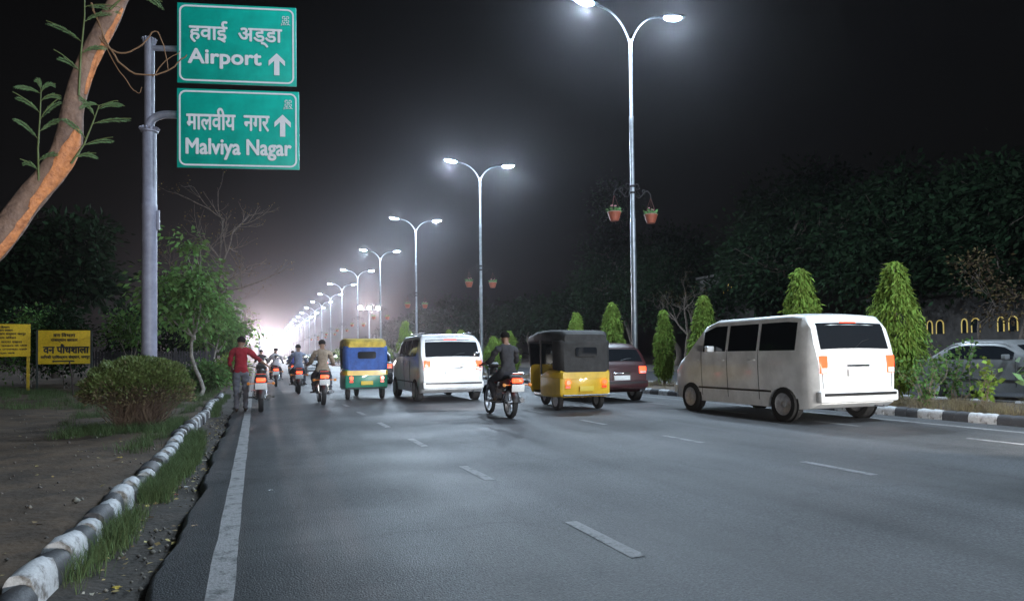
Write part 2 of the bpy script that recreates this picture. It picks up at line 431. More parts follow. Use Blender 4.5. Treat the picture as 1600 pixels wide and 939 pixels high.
# ------------------------------------------------------------------ lamp posts
def arc(p0, p1, p2, n=10):
    p0, p1, p2 = Vector(p0), Vector(p1), Vector(p2)
    return [p0 * (1 - t) ** 2 + p1 * 2 * t * (1 - t) + p2 * t * t for t in [i / n for i in range(n + 1)]]
def make_lamp(dz, hz):
    t = thing('street_lamp', '', 'street lamp', group='double-arm street lamps along the median')
    b = MB(); J = 11.95 + dz
    b.lathe([(0.16, 0), (0.16, 0.04), (0.11, 0.06), (0.105, 1.6), (0.098, 5.2 + dz), (0.098, 5.45 + dz), (0.085, 5.47 + dz), (0.08, 5.6 + dz), (0.075, 9.0 + dz), (0.08, 9.02 + dz), (0.08, 9.25 + dz),
             (0.062, 9.28 + dz), (0.055, J), (0.07, J + 0.02), (0.07, J + .12), (0.03, J + .2)], seg=14)
    b.build('pole', M_STEEL, t)
    for s in (-1, 1):
        tip = Vector((s * 1.36, 0, J + 1.02 + hz))
        a = MB(); pa = [Vector((s * 0.03, 0, J - 0.02))] + arc((s * .05, 0, J + .1), (s * 0.42, 0, J + 0.95 + hz), tip, 14)
        a.tube(pa, [0.036] * len(pa), 10); a.build('arm', M_STEEL, t)
        hd = MB(); ang = s * -R(6)
        c = Vector((s * 1.86, 0, J + 1.10 + hz))
        hd.box((0, 0, 0), (0.95, 0.34, 0.055), taper=0.9); hd.box((0.0, 0, 0.045), (0.6, 0.2, 0.05), taper=0.8)
        for k in range(7): hd.box((-0.27 + .09 * k, 0, .08), (0.012, 0.26, 0.05))
        hd.box((-s * 0.5, 0, 0), (0.12, 0.09, 0.07))
        hd.xf(Matrix.Translation(c) @ Matrix.Rotation(ang, 4, 'Y'))
        h = hd.build('lamp_head', mat('lamp_housing', (0.2, 0.2, 0.22), 0.5, metal=0.5), t)
        le = MB(); le.lathe([(0, -.13), (.12, -.12), (.2, -.09), (.25, -.05), (.26, -.03)], seg=18); le.v = [(x * 1.45, y * .72, z) for x, y, z in le.v]; le.xf(Matrix.Translation(c) @ Matrix.Rotation(ang, 4, 'Y'))  # bowl enlarged and rounded to imitate the glare round the lamp
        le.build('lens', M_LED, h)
        ld = bpy.data.lights.new('lamp_light', 'SPOT'); ld.energy = LAMP_W; ld.color = LAMP_COL
        ld.spot_size = R(179); ld.spot_blend = 0.12; ld.shadow_soft_size = 0.12
        lo = bpy.data.objects.new('lamp_light', ld); COL.objects.link(lo); lo.parent = t
        lo.location = c + Vector((0, 0, -0.28))
    # scrolled bracket for the hanging pots
    for s in (-1, 1):
        g = MB(); z0 = 6.42 + dz
        def sp(cx, cz, r0, r1, a0, a1, n=16):
            return [Vector((s * (cx + (r0 + (r1 - r0) * i / n) * math.cos(a0 + (a1 - a0) * i / n)), 0, cz + (r0 + (r1 - r0) * i / n) * math.sin(a0 + (a1 - a0) * i / n))) for i in range(n + 1)]
        g.tube(sp(.2, z0 + .26, .05, .13, R(-60), R(330), 20), .017, 6)
        g.tube(arc((s * .09, 0, z0 - .02), (s * .22, 0, z0 - .3), (s * .42, 0, z0 - .05), 8) + arc((s * .42, 0, z0 - .05), (s * .62, 0, z0 + .24), (s * .76, 0, z0 - .02), 8)[1:] + [Vector((s * .765, 0, z0 - .14))], .018, 6)
        g.tube(sp(.48, z0 + .1, .03, .085, R(0), R(300), 14), .015, 6)
        g.tube(arc((s * .09, 0, z0 + .14), (s * .25, 0, z0 + .1), (s * .33, 0, z0 - .12), 6), .01, 6)
        g.build('pot_bracket', M_IRON, t)
    for zc in (6.38, 6.62):
        g = MB(); g.lathe([(.102, zc + dz), (.104, zc + .01 + dz), (.104, zc + .07 + dz), (.1, zc + .08 + dz)]); g.build('clamp', M_IRON, t)
    return t
def make_pot(seed):
    rr = np.random.default_rng(seed); t = thing('hanging_flowerpot', '', 'flowerpot', group='terracotta pots hung from the lamp posts')
    b = MB(); b.lathe([(0.15, -.28), (0.2, -.14), (0.235, 0.0), (0.25, 0.005), (0.25, 0.035), (0.225, 0.035), (0.2, -.04), (0.0, -.04)], seg=20); b.build('bowl', M_TERRA, t)
    b = MB(); b.lathe([(0.247, 0.0365), (0.252, 0.037), (.252, .047), (.224, .047), (.222, .0365)], seg=20); b.build('rim', mat('pot_rim', (0.6, 0.42, 0.36), 0.5), t)
    for k in range(3):
        a = 2 * PI * k / 3 + .4; b = MB(); b.tube([(0.235 * math.cos(a), .235 * math.sin(a), .03), (0, 0, .66)], .007, 5); b.build('hanger_wire', mat('wire_red', (0.12, 0.04, 0.03), 0.6), t)
    n = 130; a = rr.uniform(0, 2 * PI, n); rad = rr.uniform(0, .2, n)
    P = np.stack([rad * np.cos(a), rad * np.sin(a), rr.uniform(0, .16, n)], 1)
    D = np.stack([np.cos(a), np.sin(a), rr.uniform(-.3, 1.4, n)], 1)
    V, F = leaves(P, rr.normal(0, 1, (n, 3)), D, rr.uniform(.07, .16, n), rr.uniform(.015, .035, n)); raw_mesh('plant', V, F, mat('pot_plant', (0.12, 0.24, 0.08), .6, island=.5, trans=.2), t)
    for k in range(4):
        x, y, z = rr.uniform(-.12, .12), rr.uniform(-.12, .12), rr.uniform(.18, .3)
        b = MB(); b.lathe([(0, -.025), (.03, 0), (.022, .03), (0, .03)], (x, y, z), seg=7)
        b.build('flower', mat('pink_flower', (0.5, 0.22, 0.24), .7), t)
    return t
LX = 13.02
proto = make_lamp(0, 0); first = make_lamp(0.62, 0.2)
potp = make_pot(1); potq = make_pot(2)
npot = [0]
def hang_pot(x, y, z, label):
    src = potp if npot[0] % 2 == 0 else potq
    o = src if npot[0] < 2 else copy_tree(src)
    npot[0] += 1
    o.location = (x, y, z); o.rotation_euler = (0, 0, npot[0] * 1.3); o['label'] = label
ly = [22.2 + 18.35 * (k - 1) for k in range(-1, 26)]
used = False
for k, y in zip(range(-1, 26), ly):
    if k == 1: o = first
    elif not used: o = proto; used = True
    else: o = copy_tree(proto)
    o.location = (LX, y, 0.12)
    if k < 1: o['label'] = ['silver street lamp just beyond the right edge of the picture', 'silver street lamp behind the camera beside the median'][-k]
    elif k == 1: o['label'] = 'tallest silver street lamp, nearest the camera, its left head brightest of all'
    else: o['label'] = 'silver double-arm street lamp, %s in the row counting from the camera' % ORD[k - 1]
    if 1 <= k <= 9:
        dz = 0.62 if k == 1 else 0
        for s, w in ((-1, 'left'), (1, 'right')):
            hang_pot(LX + s * .765, y, 0.12 + 5.62 + dz, 'terracotta flowerpot hanging on the %s of the %s street lamp from the camera' % (w, ORD[k - 1]))

# ------------------------------------------------------------------ lettering
def text_mb(s, width=None, height=None, bold=0.0, size=1.0):
    """flat lettering as a mesh in the xz plane, lower left at the origin; returns verts, faces, width"""
    c = bpy.data.curves.new('lettering', 'FONT'); c.body = s; c.size = size; c.resolution_u = 3
    o = bpy.data.objects.new('lettering', c); COL.objects.link(o)
    dg = bpy.context.evaluated_depsgraph_get(); me = bpy.data.meshes.new_from_object(o.evaluated_get(dg))
    vs = np.array([v.co[:] for v in me.vertices]); fs = [tuple(p.vertices) for p in me.polygons]
    bpy.data.objects.remove(o); bpy.data.curves.remove(c); bpy.data.meshes.remove(me)
    mn = vs.min(0); vs = vs - mn; w = vs[:, 0].max(); h = vs[:, 1].max()
    sx = (width / w) if width else 1; sz = (height / h) if height else sx
    if not width: sx = sz
    b = MB(); offs = [(0, 0)]
    if bold: offs = [(math.cos(a) * bold, math.sin(a) * bold) for a in [k * PI / 3 for k in range(6)]] + [(0, 0)]
    for i, (dx, dz) in enumerate(offs):
        b.add([(x * sx + dx, -0.0004 * i, y * sz + dz) for x, y, _ in vs], fs)
    return b
def put_text(parent, s, x, z, width, height, m, bold=0.0, y=-0.003, name='lettering'):
    b = text_mb(s, width, height, bold); b.xf(Matrix.Translation((x, y, z)))
    return b.build(name, m, parent, smooth=0, recalc=False)
def rrect(w, h, r, n=6):
    pts = []
    for cx, cz, a0 in ((w / 2 - r, h / 2 - r, 0), (-w / 2 + r, h / 2 - r, 90), (-w / 2 + r, -h / 2 + r, 180), (w / 2 - r, -h / 2 + r, 270)):
        for k in range(n + 1): a = R(a0 + 90 * k / n); pts.append((cx + r * math.cos(a), cz + r * math.sin(a)))
    return pts
def ring_outline(w, h, r, t, y):
    o = rrect(w, h, r); i = rrect(w - 2 * t, h - 2 * t, max(r - t, .005)); n = len(o)
    b = MB(); b.add([(x, y, z) for x, z in o] + [(x, y, z) for x, z in i], [(k, (k + 1) % n, (k + 1) % n + n, k + n) for k in range(n)]); return b

# ------------------------------------------------------------------ overhead direction signs
M_SIGN = mat('sign_green', (0.002, 0.46, 0.36), 0.42, var=0.18, scale=2.5)
M_SIGNW = mat('sign_white', (0.85, 0.85, 0.88), 0.5, var=0.06, scale=6)
M_POLE = mat('pole_paint', (0.30, 0.30, 0.38), 0.45, var=0.22, scale=5, bump=0.1, bscale=12)
sp_ = thing('sign_pole', 'thick grey tubular pole with side arm carrying the green direction signs', 'pole', (-1.83, 14.15, 0.05))
b = MB(); b.lathe([(.2, 0), (.2, .03), (.13, .04), (.128, 3.9), (.132, 3.92), (.132, 4.0), (.124, 4.02), (.12, 5.42), (.0, 5.42)], seg=24); b.build('lower_tube', M_POLE, sp_)
b = MB(); b.lathe([(.088, 5.40), (.088, 7.0), (.094, 7.01), (.094, 7.08), (.0, 7.12)], seg=20); b.build('upper_tube', M_POLE, sp_)
b = MB()
for k in range(14):
    a = 2 * PI * k / 14; b.box((.135 * math.cos(a), .135 * math.sin(a), 5.38), (.05, .014, .1), (0, .5, a))
b.lathe([(.12, 5.33), (.15, 5.34), (.15, 5.37), (.12, 5.38)], seg=20); b.build('collar', M_POLE, sp_)
b = MB()
for k in range(12):
    a = 2 * PI * k / 12; b.box((.098 * math.cos(a), .098 * math.sin(a), 7.02), (.03, .012, .12), (0, .3, a))
b.build('top_collar', M_POLE, sp_)
b = MB(); b.tube(arc((-.02, -.03, 5.42), (0.03, -.05, 5.66), (.33, -.08, 5.68), 8) + [(2.4, -.36, 5.70)], .07, 14); b.build('side_arm', M_POLE, sp_)
b = MB(); b.tube([(0.05, -.02, 6.9), (.5, -.1, 6.92), (2.4, -.36, 6.95)], .05, 12); b.build('side_arm', M_POLE, sp_)
b = MB(); b.box((.15, -.03, 3.72), (.05, .05, .36)); b.build('junction_box', M_POLE, sp_, bevel=.008)

def green_sign(name, label, cx, cy, zc, w, h, rz):
    t = thing(name, label, 'direction sign', (cx, cy, zc), rz, 'green direction signs on the overhead pole')
    b = MB(); b.box((0, .02, 0), (w, .03, h)); b.build('panel', M_SIGN, t, bevel=.004)
    b = ring_outline(w - .07, h - .07, .12, .032, -.0005); b.build('border', M_SIGNW, t, smooth=0, recalc=False)
    b = MB()
    for z in (-h * .3, h * .3): b.box((0, .06, z), (w * .96, .04, .05))
    b.build('stiffener', M_STEEL, t)
    return t
def up_arrow(parent, x, z, s):
    pts = [(-.11, 0), (.11, 0), (.11, .62), (.34, .40), (.34, .62), (0, .95), (-.34, .62), (-.34, .40), (-.11, .62)]
    b = MB(); b.add([(x + a * s, -.001, z + c * s) for a, c in pts], [(0, 1, 2, 8), (2, 3, 4), (2, 4, 5), (8, 2, 5), (8, 5, 6), (8, 6, 7)])
    return b.build('arrow', M_SIGNW, parent, smooth=0, recalc=False)
def emblem(parent, x, z):
    e = MB(); u = .0125
    for sx in (-1, 1):
        for sz in (-1, 1):
            e.add([(x + sx * a * u, -.001, z + sz * c * u) for a, c in [(1, 5), (4.2, 5), (4.2, 4), (2, 4), (2, 3), (1, 3)]], [(0, 1, 2, 3), (0, 3, 4, 5)])
            e.add([(x + sx * a * u, -.0012, z + sz * c * u) for a, c in [(5, 1), (5, 4.2), (4, 4.2), (4, 2), (3, 2), (3, 1)]], [(0, 1, 2, 3), (0, 3, 4, 5)])
    e.add([(x + a * u, -.0014, z + c * u) for a, c in [(-2, -2), (2, -2), (2, 2), (-2, 2), (-1, -1), (1, -1), (1, 1), (-1, 1)]], [(0, 1, 5, 4), (1, 2, 6, 5), (2, 3, 7, 6), (3, 0, 4, 7)])
    e.build('emblem', M_SIGNW, parent, smooth=0, recalc=False)
    put_text(parent, 'J.D.A.', x - .085, z - .115, .17, .045, M_SIGNW, .002)
SRZ = -R(13.5)
g1 = green_sign('direction_sign', 'green road sign reading Airport, upper of the two', -0.31, 13.45, 6.94, 2.09, 1.46, SRZ)
put_text(g1, 'हवाई  अड्डा', -.83, -.03, 1.62, .44, M_SIGNW, .009)
put_text(g1, 'Airport', -.85, -.45, 1.27, .345, M_SIGNW, .012)
up_arrow(g1, .70, -.54, .43); emblem(g1, .86, .50)
g2 = green_sign('direction_sign', 'green road sign reading Malviya Nagar, lower of the two', -0.29, 13.45, 5.39, 2.14, 1.44, SRZ)
put_text(g2, 'मालवीय  नगर', -.90, -.03, 1.44, .40, M_SIGNW, .009)
put_text(g2, 'Malviya Nagar', -.91, -.56, 1.84, .37, M_SIGNW, .011)
up_arrow(g2, .78, -.12, .43); emblem(g2, .88, .50)

# ------------------------------------------------------------------ yellow nursery boards, arrow post, fence
M_YEL = worn('board_yellow', (0.62, 0.40, 0.015), (0.40, 0.24, 0.02), 0.62, 4.0)
M_INK = mat('board_ink', (0.02, 0.02, 0.018), 0.7)
def board(label, x, y, z0, w, h, rz, posts):
    t = thing('notice_board', label, 'sign board', (x, y, 0.25), rz, 'yellow notice boards by the fence')
    b = MB(); b.box((0, .012, z0 + h / 2), (w, .02, h)); b.build('panel', M_YEL, t, bevel=.003)
    for px, m, pw in posts:
        b = MB(); b.box((px, .045, (z0 + h) / 2), (pw, pw, z0 + h)); b.build('post', m, t)
    return t
M_PDARK = mat('post_dark', (0.03, 0.035, 0.03), 0.6); M_PYEL = mat('post_yellow', (0.5, 0.33, 0.02), 0.6, var=.3)
y1 = board('yellow nursery board with bold black Hindi lettering, whole in view', -5.37, 24.0, 0.87, 1.33, 1.0, 0.02, ((-.7, M_PDARK, .05), (.69, M_PDARK, .06)))
def T(par, s, cx, z, w, h, bold): return put_text(par, s, cx - w / 2, z, w, h, M_INK, bold)
T(y1, 'वन िवभाग', 0.0, 1.68, .56, .115, .006); T(y1, 'राजस्थान सरकार', 0.0, 1.515, .68, .10, .005)
T(y1, 'वन पौधशाला', .05, 1.19, 1.16, .27, .012); T(y1, 'वािनकी प्रिशक्षण संस्थान, जयपुर', .03, 1.01, 1.26, .125, .005)
b = MB(); b.add([(-.32, -.004, .95), (-.27, -.004, .99), (-.27, -.004, .97), (.26, -.004, .97), (.26, -.004, .93), (-.27, -.004, .93), (-.27, -.004, .91)], [(0, 1, 2), (0, 2, 5), (0, 5, 6), (2, 3, 4, 5)])
b.build('arrow', M_INK, y1, smooth=0, recalc=False)
y2 = board('faded yellow notice board with many text lines, cut by the left edge', -6.92, 24.0, 1.1, 1.36, .95, 0.05, ((.62, M_PYEL, .07), (-.62, M_PYEL, .07)))
for i, (s, w, h) in enumerate([('वन िवभाग', .35, .07), ('राजस्थान सरकार', .5, .07), ('वािनकी प्रिशक्षण संस्थान जयपुर', 1.14, .1), ('कायार्लय पिरसर', .66, .09), ('पौध तैयार करना रखना', .95, .08), ('यहाँ पर सभी प्रकार के पौधे', 1.2, .06), ('उिचत दर पर उपलब्ध रहते', 1.2, .06), ('सम्पर्क करें', .6, .055)]):
    T(y2, s, .0, 1.93 - i * .108, w, h, .003)
ap = thing('arrow_post', 'thin dark leaning stake standing in front of the yellow nursery board', 'stake', (-4.75, 22.2, .22))
b = MB(); b.tube([(0, 0, 0), (-.03, 0, .5), (-.10, 0, 1.0)], .018, 7); b.build('stake', mat('rusty_stake', (.06, .04, .035), .8), ap)
fn = thing('fence', 'dark metal paling fence behind the round roadside bush', 'fence', (0, 0, .2))
M_FEN = mat('fence_dark', (0.035, 0.033, 0.04), 0.55, var=.3, scale=4)
pal = None
for k in range(44):
    x = -5.05 + k * .083
    if pal is None:
        b = MB(); b.prism([(-.032, 0), (.032, 0), (.032, 1.28), (0, 1.34), (-.032, 1.28)], .02); pal = b.build('paling', M_FEN, fn, smooth=0)
        q = pal
    else: q = pal.copy(); COL.objects.link(q)
    q.location = (x, 26.2 + k * .035, .02 * math.sin(k * 1.7))
for z in (.25, 1.05):
    b = MB(); b.tube([(-5.1, 26.25, z), (-1.5, 27.78, z)], .025, 6); b.build('rail', M_FEN, fn)
for k in range(4):
    b = MB(); b.box((-5.1 + k * 1.2, 26.28 + k * .51, .72), (.08, .08, 1.44)); b.build('post', M_FEN, fn)

# ------------------------------------------------------------------ trees and plants
def limb_path(a, b, sag, rng, n=6):
    a = np.array(a); b = np.array(b); d = b - a; L = np.linalg.norm(d); off = rng.normal(0, 1, 3) * L * .08; off2 = rng.normal(0, 1, 3) * L * .05
    return [tuple(a + d * t + off * math.sin(PI * t) + off2 * math.sin(2 * PI * t) + np.array([0, 0, sag * L * t * (1 - t)])) for t in [i / n for i in range(n + 1)]]
def tree(name, label, loc, trunk_h, r0, blobs, nclump, nleaf, lsize, mleaf, mbark, seed, lean=(0, 0), group=None, droop=0.2, rc=0.28, cat='tree', stems=1):
    """blobs: list of (x,y,z,rx,ry,rz) local; clumps sit in the outer part of every blob"""
    rng = np.random.default_rng(seed); t = thing(name, label, cat, loc, 0, group)
    b = MB(); top = np.array([lean[0], lean[1], trunk_h])
    for s_ in range(stems):
        o = np.array([0, 0, -.1]) if stems == 1 else np.array([rng.uniform(-.25, .25), rng.uniform(-.25, .25), -.1])
        p = limb_path(o, top if stems == 1 else top + rng.uniform(-.4, .4, 3) * np.array([1, 1, .3]), 0, rng, 7)
        b.tube(p, [r0 * (1.25 if i == 0 else 1 - .4 * i / 7) / math.sqrt(stems) for i in range(8)], 9)
    centers = []; vol = np.array([x[3] * x[4] * x[5] for x in blobs]); vol = vol / vol.sum()
    for bl, w in zip(blobs, vol):
        c = np.array(bl[:3]); rr = np.array(bl[3:])
        lp = limb_path(top * rng.uniform(.75, 1), c, .1, rng); b.tube(lp, [r0 * .55 * (1 - .75 * i / 6) for i in range(7)], 6)
        k = max(3, int(nclump * w))
        d = rng.normal(0, 1, (k, 3)); d /= np.linalg.norm(d, axis=1, keepdims=True)
        cc = c + d * rr * (rng.uniform(.25, 1.05, (k, 1)) ** .6)
        for q in cc[:max(3, k // 3)]:
            l2 = limb_path(lp[rng.integers(2, 7)], q, .05, rng, 4); b.tube(l2, [r0 * .2 * (1 - .8 * i / 4) for i in range(5)], 4, cap=False)
        centers.append(cc)
    b.build('trunk', mbark, t, smooth=60, recalc=False)
    C = np.concatenate(centers); n = nleaf; idx = rng.integers(0, len(C), n)
    cl_r = rc * rng.uniform(.5, 1.5, len(C))
    P = C[idx] + rng.normal(0, 1, (n, 3)) * cl_r[idx][:, None] * np.array([1, 1, .7])
    D = (P - C[idx]) + rng.normal(0, .3, (n, 3)) * rc; D[:, 2] -= droop * np.linalg.norm(D, axis=1)
    N = rng.normal(0, .6, (n, 3)) + np.array([0, 0, 1])
    L = lsize * rng.uniform(.6, 1.4, n)
    V, F = leaves(P, N, D, L, L * .27); raw_mesh('crown', V, F, mleaf, t)
    return t
def bare_tree(name, label, loc, h, r0, seed, spread=.55, group=None, levels=5, m=M_BARK, lean=(0, 0)):
    rng = np.random.default_rng(seed); t = thing(name, label, 'tree', loc, 0, group); b = MB(); tips = []
    def grow(p, d, L, r, lv):
        n = 5; path = [p]; q = p.copy(); dd = d.copy()
        for i in range(n):
            dd = dd + rng.normal(0, .12, 3); dd[2] += .04; dd /= np.linalg.norm(dd); q = q + dd * L / n; path.append(q.copy())
        b.tube(path, [r * (1 - .45 * i / n) for i in range(n + 1)], 6 if lv < 3 else 4, cap=False)
        if lv >= levels: tips.append(q); return
        for k in range(rng.integers(2, 4) if lv else 4):
            s = path[rng.integers(2, n + 1)]; e = dd + rng.normal(0, spread, 3); e[2] = abs(e[2]) * .8 + .1; e /= np.linalg.norm(e)
            grow(np.array(s), e, L * rng.uniform(.55, .85), r * .55, lv + 1)
    grow(np.zeros(3), np.array([lean[0], lean[1], 1.0]), h * .32, r0, 0)
    b.build('trunk', m, t, smooth=60, recalc=False)
    tips = np.array(tips); n = len(tips) * 4; P = tips[rng.integers(0, len(tips), n)] + rng.normal(0, .12, (n, 3))
    L = rng.uniform(.04, .1, n); V, F = leaves(P, rng.normal(0, 1, (n, 3)), rng.normal(0, 1, (n, 3)), L, L * .3); raw_mesh('crown', V, F, M_LEAFO, t)
    return t

# round trimmed bush beside the pole
def round_bush():
    rng = np.random.default_rng(5); t = thing('bush', 'round trimmed bush, green on top and twiggy brown below, beside the kerb', 'bush', (-1.88, 13.3, 0.05))
    b = MB()
    for k in range(420):
        a = rng.uniform(0, 2 * PI); e = rng.uniform(.15, 1.35); rx = .86
        tip = np.array([math.cos(a) * math.cos(e) * rx, math.sin(a) * math.cos(e) * rx * .9, .35 + math.sin(e) * .82]) * rng.uniform(.85, 1.0)
        base = np.array([rng.uniform(-.3, .3), rng.uniform(-.3, .3), 0])
        p = limb_path(base, tip, .25, rng, 5); b.tube(p, [.008 * (1 - .7 * i / 5) for i in range(6)], 3, cap=False)
    b.build('twigs', mat('twig_brown', (0.13, 0.09, 0.065), .9, island=.3), t, smooth=60, recalc=False)
    n = 26000; d = rng.normal(0, 1, (n, 3)); d /= np.linalg.norm(d, axis=1, keepdims=True); d[:, 2] = np.where(d[:, 2] < -.25, -d[:, 2], d[:, 2])
    lump = 1 + .05 * np.sin(d[:, 0] * 9 + 1) * np.cos(d[:, 1] * 8) + .04 * np.sin(d[:, 2] * 17 + d[:, 0] * 11)
    P = d * np.array([.84, .82, .60]) * (lump * rng.uniform(.86, 1.03, n))[:, None] + np.array([0, 0, .58])
    keep = rng.uniform(0, 1, n) < np.clip((P[:, 2] - .30) / .55, .10, 1) ; P = P[keep]; d = d[keep]; n = len(P)
    D = d + rng.normal(0, .5, (n, 3)); D[:, 2] += .5; L = rng.uniform(.035, .075, n)
    low = P[:, 2] + rng.normal(0, .12, n) < .62
    for nm, sel, mm in (('foliage', ~low, mat('bush_leaf', (0.115, 0.15, 0.042), .6, island=.45, trans=.2)), ('foliage', low, mat('bush_leaf_dry', (0.16, 0.125, 0.07), .8, island=.5, trans=.2))):
        V, F = leaves(P[sel], rng.normal(0, 1, (sel.sum(), 3)), D[sel], L[sel], L[sel] * .22); raw_mesh(nm, V, F, mm, t)
round_bush()

# leaning acacia in the foreground
def acacia():
    rng = np.random.default_rng(9); t = thing('acacia_tree', 'leaning acacia trunk with peeling bark and young feathery shoots, upper left corner', 'tree', (-2.35, 5.0, .05))
    o = Vector((-2.35, 5.0, .05))
    pts = [(-2.35, 5, 0.0), (-2.1, 5, .8), (-1.75, 5, 1.55), (-1.46, 5, 1.94), (-1.33, 5, 2.16), (-1.17, 5, 2.40), (-1.10, 5, 2.58), (-1.075, 5, 2.80), (-1.0, 5, 3.08), (-.87, 5, 3.40), (-.79, 5, 3.62), (-.6, 5, 4.1), (-.5, 5.1, 4.8)]
    rad = [.13, .11, .09, .078, .076, .074, .078, .062, .058, .054, .050, .046, .04]
    # resample smooth
    P = []; Rr = []
    for i in range(len(pts) - 1):
        a0 = Vector(pts[max(i - 1, 0)]); a1 = Vector(pts[i]); a2 = Vector(pts[i + 1]); a3 = Vector(pts[min(i + 2, len(pts) - 1)])
        for k in range(6):
            s = k / 6
            P.append(0.5 * ((2 * a1) + (a2 - a0) * s + (2 * a0 - 5 * a1 + 4 * a2 - a3) * s * s + (3 * a1 - a0 - 3 * a2 + a3) * s ** 3) - o); Rr.append(rad[i] * (1 - s) + rad[i + 1] * s)
    b = MB(); b.tube(P, Rr, 18)
    b.v = [tuple(Vector(v) + Vector((math.sin(v[2] * 23 + i) * .003, 0, math.sin(v[0] * 41 + v[2] * 13) * .003))) for i, v in enumerate(b.v)]
    bark = mat('acacia_bark', (0.24, 0.155, 0.115), .85, col2=(0.13, 0.085, 0.07), scale=7, bump=1.0, bscale=24)
    b.build('trunk', bark, t, smooth=70, recalc=False)
    # bare wood where the bark peeled off
    def patch(i0, i1, a0, a1, name):
        q = MB(); vs = []; fs = []; rows = 0
        ru = np.random.default_rng(i0)
        for i in range(i0, i1 + 1):
            c = P[i]; tdir = (P[min(i + 1, len(P) - 1)] - P[i - 1]).normalized(); u = Vector((0, 1, 0)); w = tdir.cross(u).normalized()
            f = math.sin(PI * (i - i0 + .5) / (i1 - i0 + 1)) ** .6; mid = (a0 + a1) / 2; hw = (a1 - a0) / 2 * f * ru.uniform(.75, 1.1)
            for k in range(7):
                a = mid + hw * (k / 3 - 1); rr_ = Rr[i] * 1.04 + (.007 if k not in (0, 6) else 0) * ru.uniform(.4, 1.3)
                vs.append(c + (w * math.cos(a) + u * math.sin(a)) * rr_)
            rows += 1
        for i in range(rows - 1):
            for k in range(6): s = i * 7 + k; fs.append((s, s + 1, s + 8, s + 7))
        q.add(vs, fs); q.build(name, mat('peeled_wood', (0.62, 0.25, 0.095), .7, col2=(0.33, 0.13, 0.06), scale=16, bump=.8, bscale=40), t, smooth=70, recalc=False)
    patch(24, 38, -3.1, -1.5, 'peeled_bark'); patch(13, 26, -2.9, -2.1, 'peeled_bark'); patch(44, 56, -3.0, -2.2, 'peeled_bark'); patch(57, 66, -2.2, -1.2, 'peeled_bark')
    # feathery shoots
    leafm = mat('acacia_leaf', (0.11, 0.18, 0.085), .7, spec=.2, island=.3, trans=.35); stemm = mat('shoot_green', (0.09, 0.12, 0.04), .7)
    def shoot(path, fronds):
        path = [Vector(p) - o for p in path]; b = MB(); b.tube(path, [.007 * (1 - .6 * i / (len(path) - 1)) for i in range(len(path))], 6)
        for (f, dx, dz, L) in fronds:
            k = f * (len(path) - 1); i = min(int(k), len(path) - 2); p0 = path[i].lerp(path[i + 1], k - i)
            b.tube(arc(p0, p0 + Vector((dx * .5, rng.uniform(-.03, .03), dz * .5 + .03)), p0 + Vector((dx, rng.uniform(-.05, .05), dz)), 6), .0025, 4)
        s = b.build('shoot', stemm, t, smooth=60, recalc=False)
        for (f, dx, dz, L) in fronds:
            k = f * (len(path) - 1); i = min(int(k), len(path) - 2); p0 = path[i].lerp(path[i + 1], k - i)
            ra = arc(p0, p0 + Vector((dx * .5, rng.uniform(-.03, .03), dz * .5 + .03)), p0 + Vector((dx, rng.uniform(-.05, .05), dz - .02)), 30)
            Pp = []; Dd = []
            for j in range(3, 31):
                tg = (ra[j] - ra[j - 1]).normalized()
                for sd in (-1, 1):
                    sdv = tg.cross(Vector((0, 1, 0))).normalized() * sd
                    Pp.append(ra[j]); Dd.append(sdv * .55 + tg * .85 + Vector((0, rng.uniform(-.3, .3), -.12)))
            n = len(Pp); Ln = rng.uniform(.024, .034, n) * np.repeat(np.sin(np.linspace(.35, PI - .15, n // 2)) ** .7, 2)
            V, F = leaves(np.array(Pp), np.tile([0, -1.0, .3], (n, 1)) + rng.normal(0, .2, (n, 3)), np.array(Dd), Ln, Ln * .10)
            raw_mesh('fronds', V, F, leafm, s)
    Y = 4.93
    shoot([(-1.24, Y, 2.30), (-1.245, Y, 2.5), (-1.235, Y, 2.7), (-1.23, Y, 2.86)], [(.1, -.09, .06, 1), (.2, .11, .06, 1), (.42, -.12, .12, 1), (.5, .12, .10, 1), (.62, .11, .15, 1), (.7, -.13, .1, 1), (.85, .1, .06, 1), (.95, -.13, .03, 1), (1, -.03, .08, 1), (.97, .07, .07, 1)])
    shoot([(-1.07, Y, 2.42), (-1.0, Y, 2.55), (-.95, Y, 2.7), (-.92, Y, 2.8)], [(.1, .12, .03, 1), (.3, .17, .06, 1), (.4, -.12, .12, 1), (.62, .22, .05, 1), (.75, -.08, .12, 1), (.9, .12, .06, 1), (1, .14, .02, 1), (1, -.1, -.02, 1)])
    shoot([(-1.03, Y, 2.85), (-1.02, Y, 3.1), (-1.0, Y, 3.35), (-1.0, Y, 3.6)], [(.2, -.13, .1, 1), (.35, .14, .07, 1), (.45, -.2, .12, 1), (.62, .15, .1, 1), (.75, .2, .02, 1), (.85, -.14, .12, 1), (.95, .1, .1, 1)])
    shoot([(-.86, Y, 3.42), (-.78, Y, 3.52), (-.68, Y, 3.55)], [(.3, .1, .08, 1), (.7, .16, -.02, 1), (1, .12, -.05, 1)])
    # thin bare twigs reaching across to the sign
    tw = mat('twig_ochre', (0.17, 0.10, 0.055), .9)
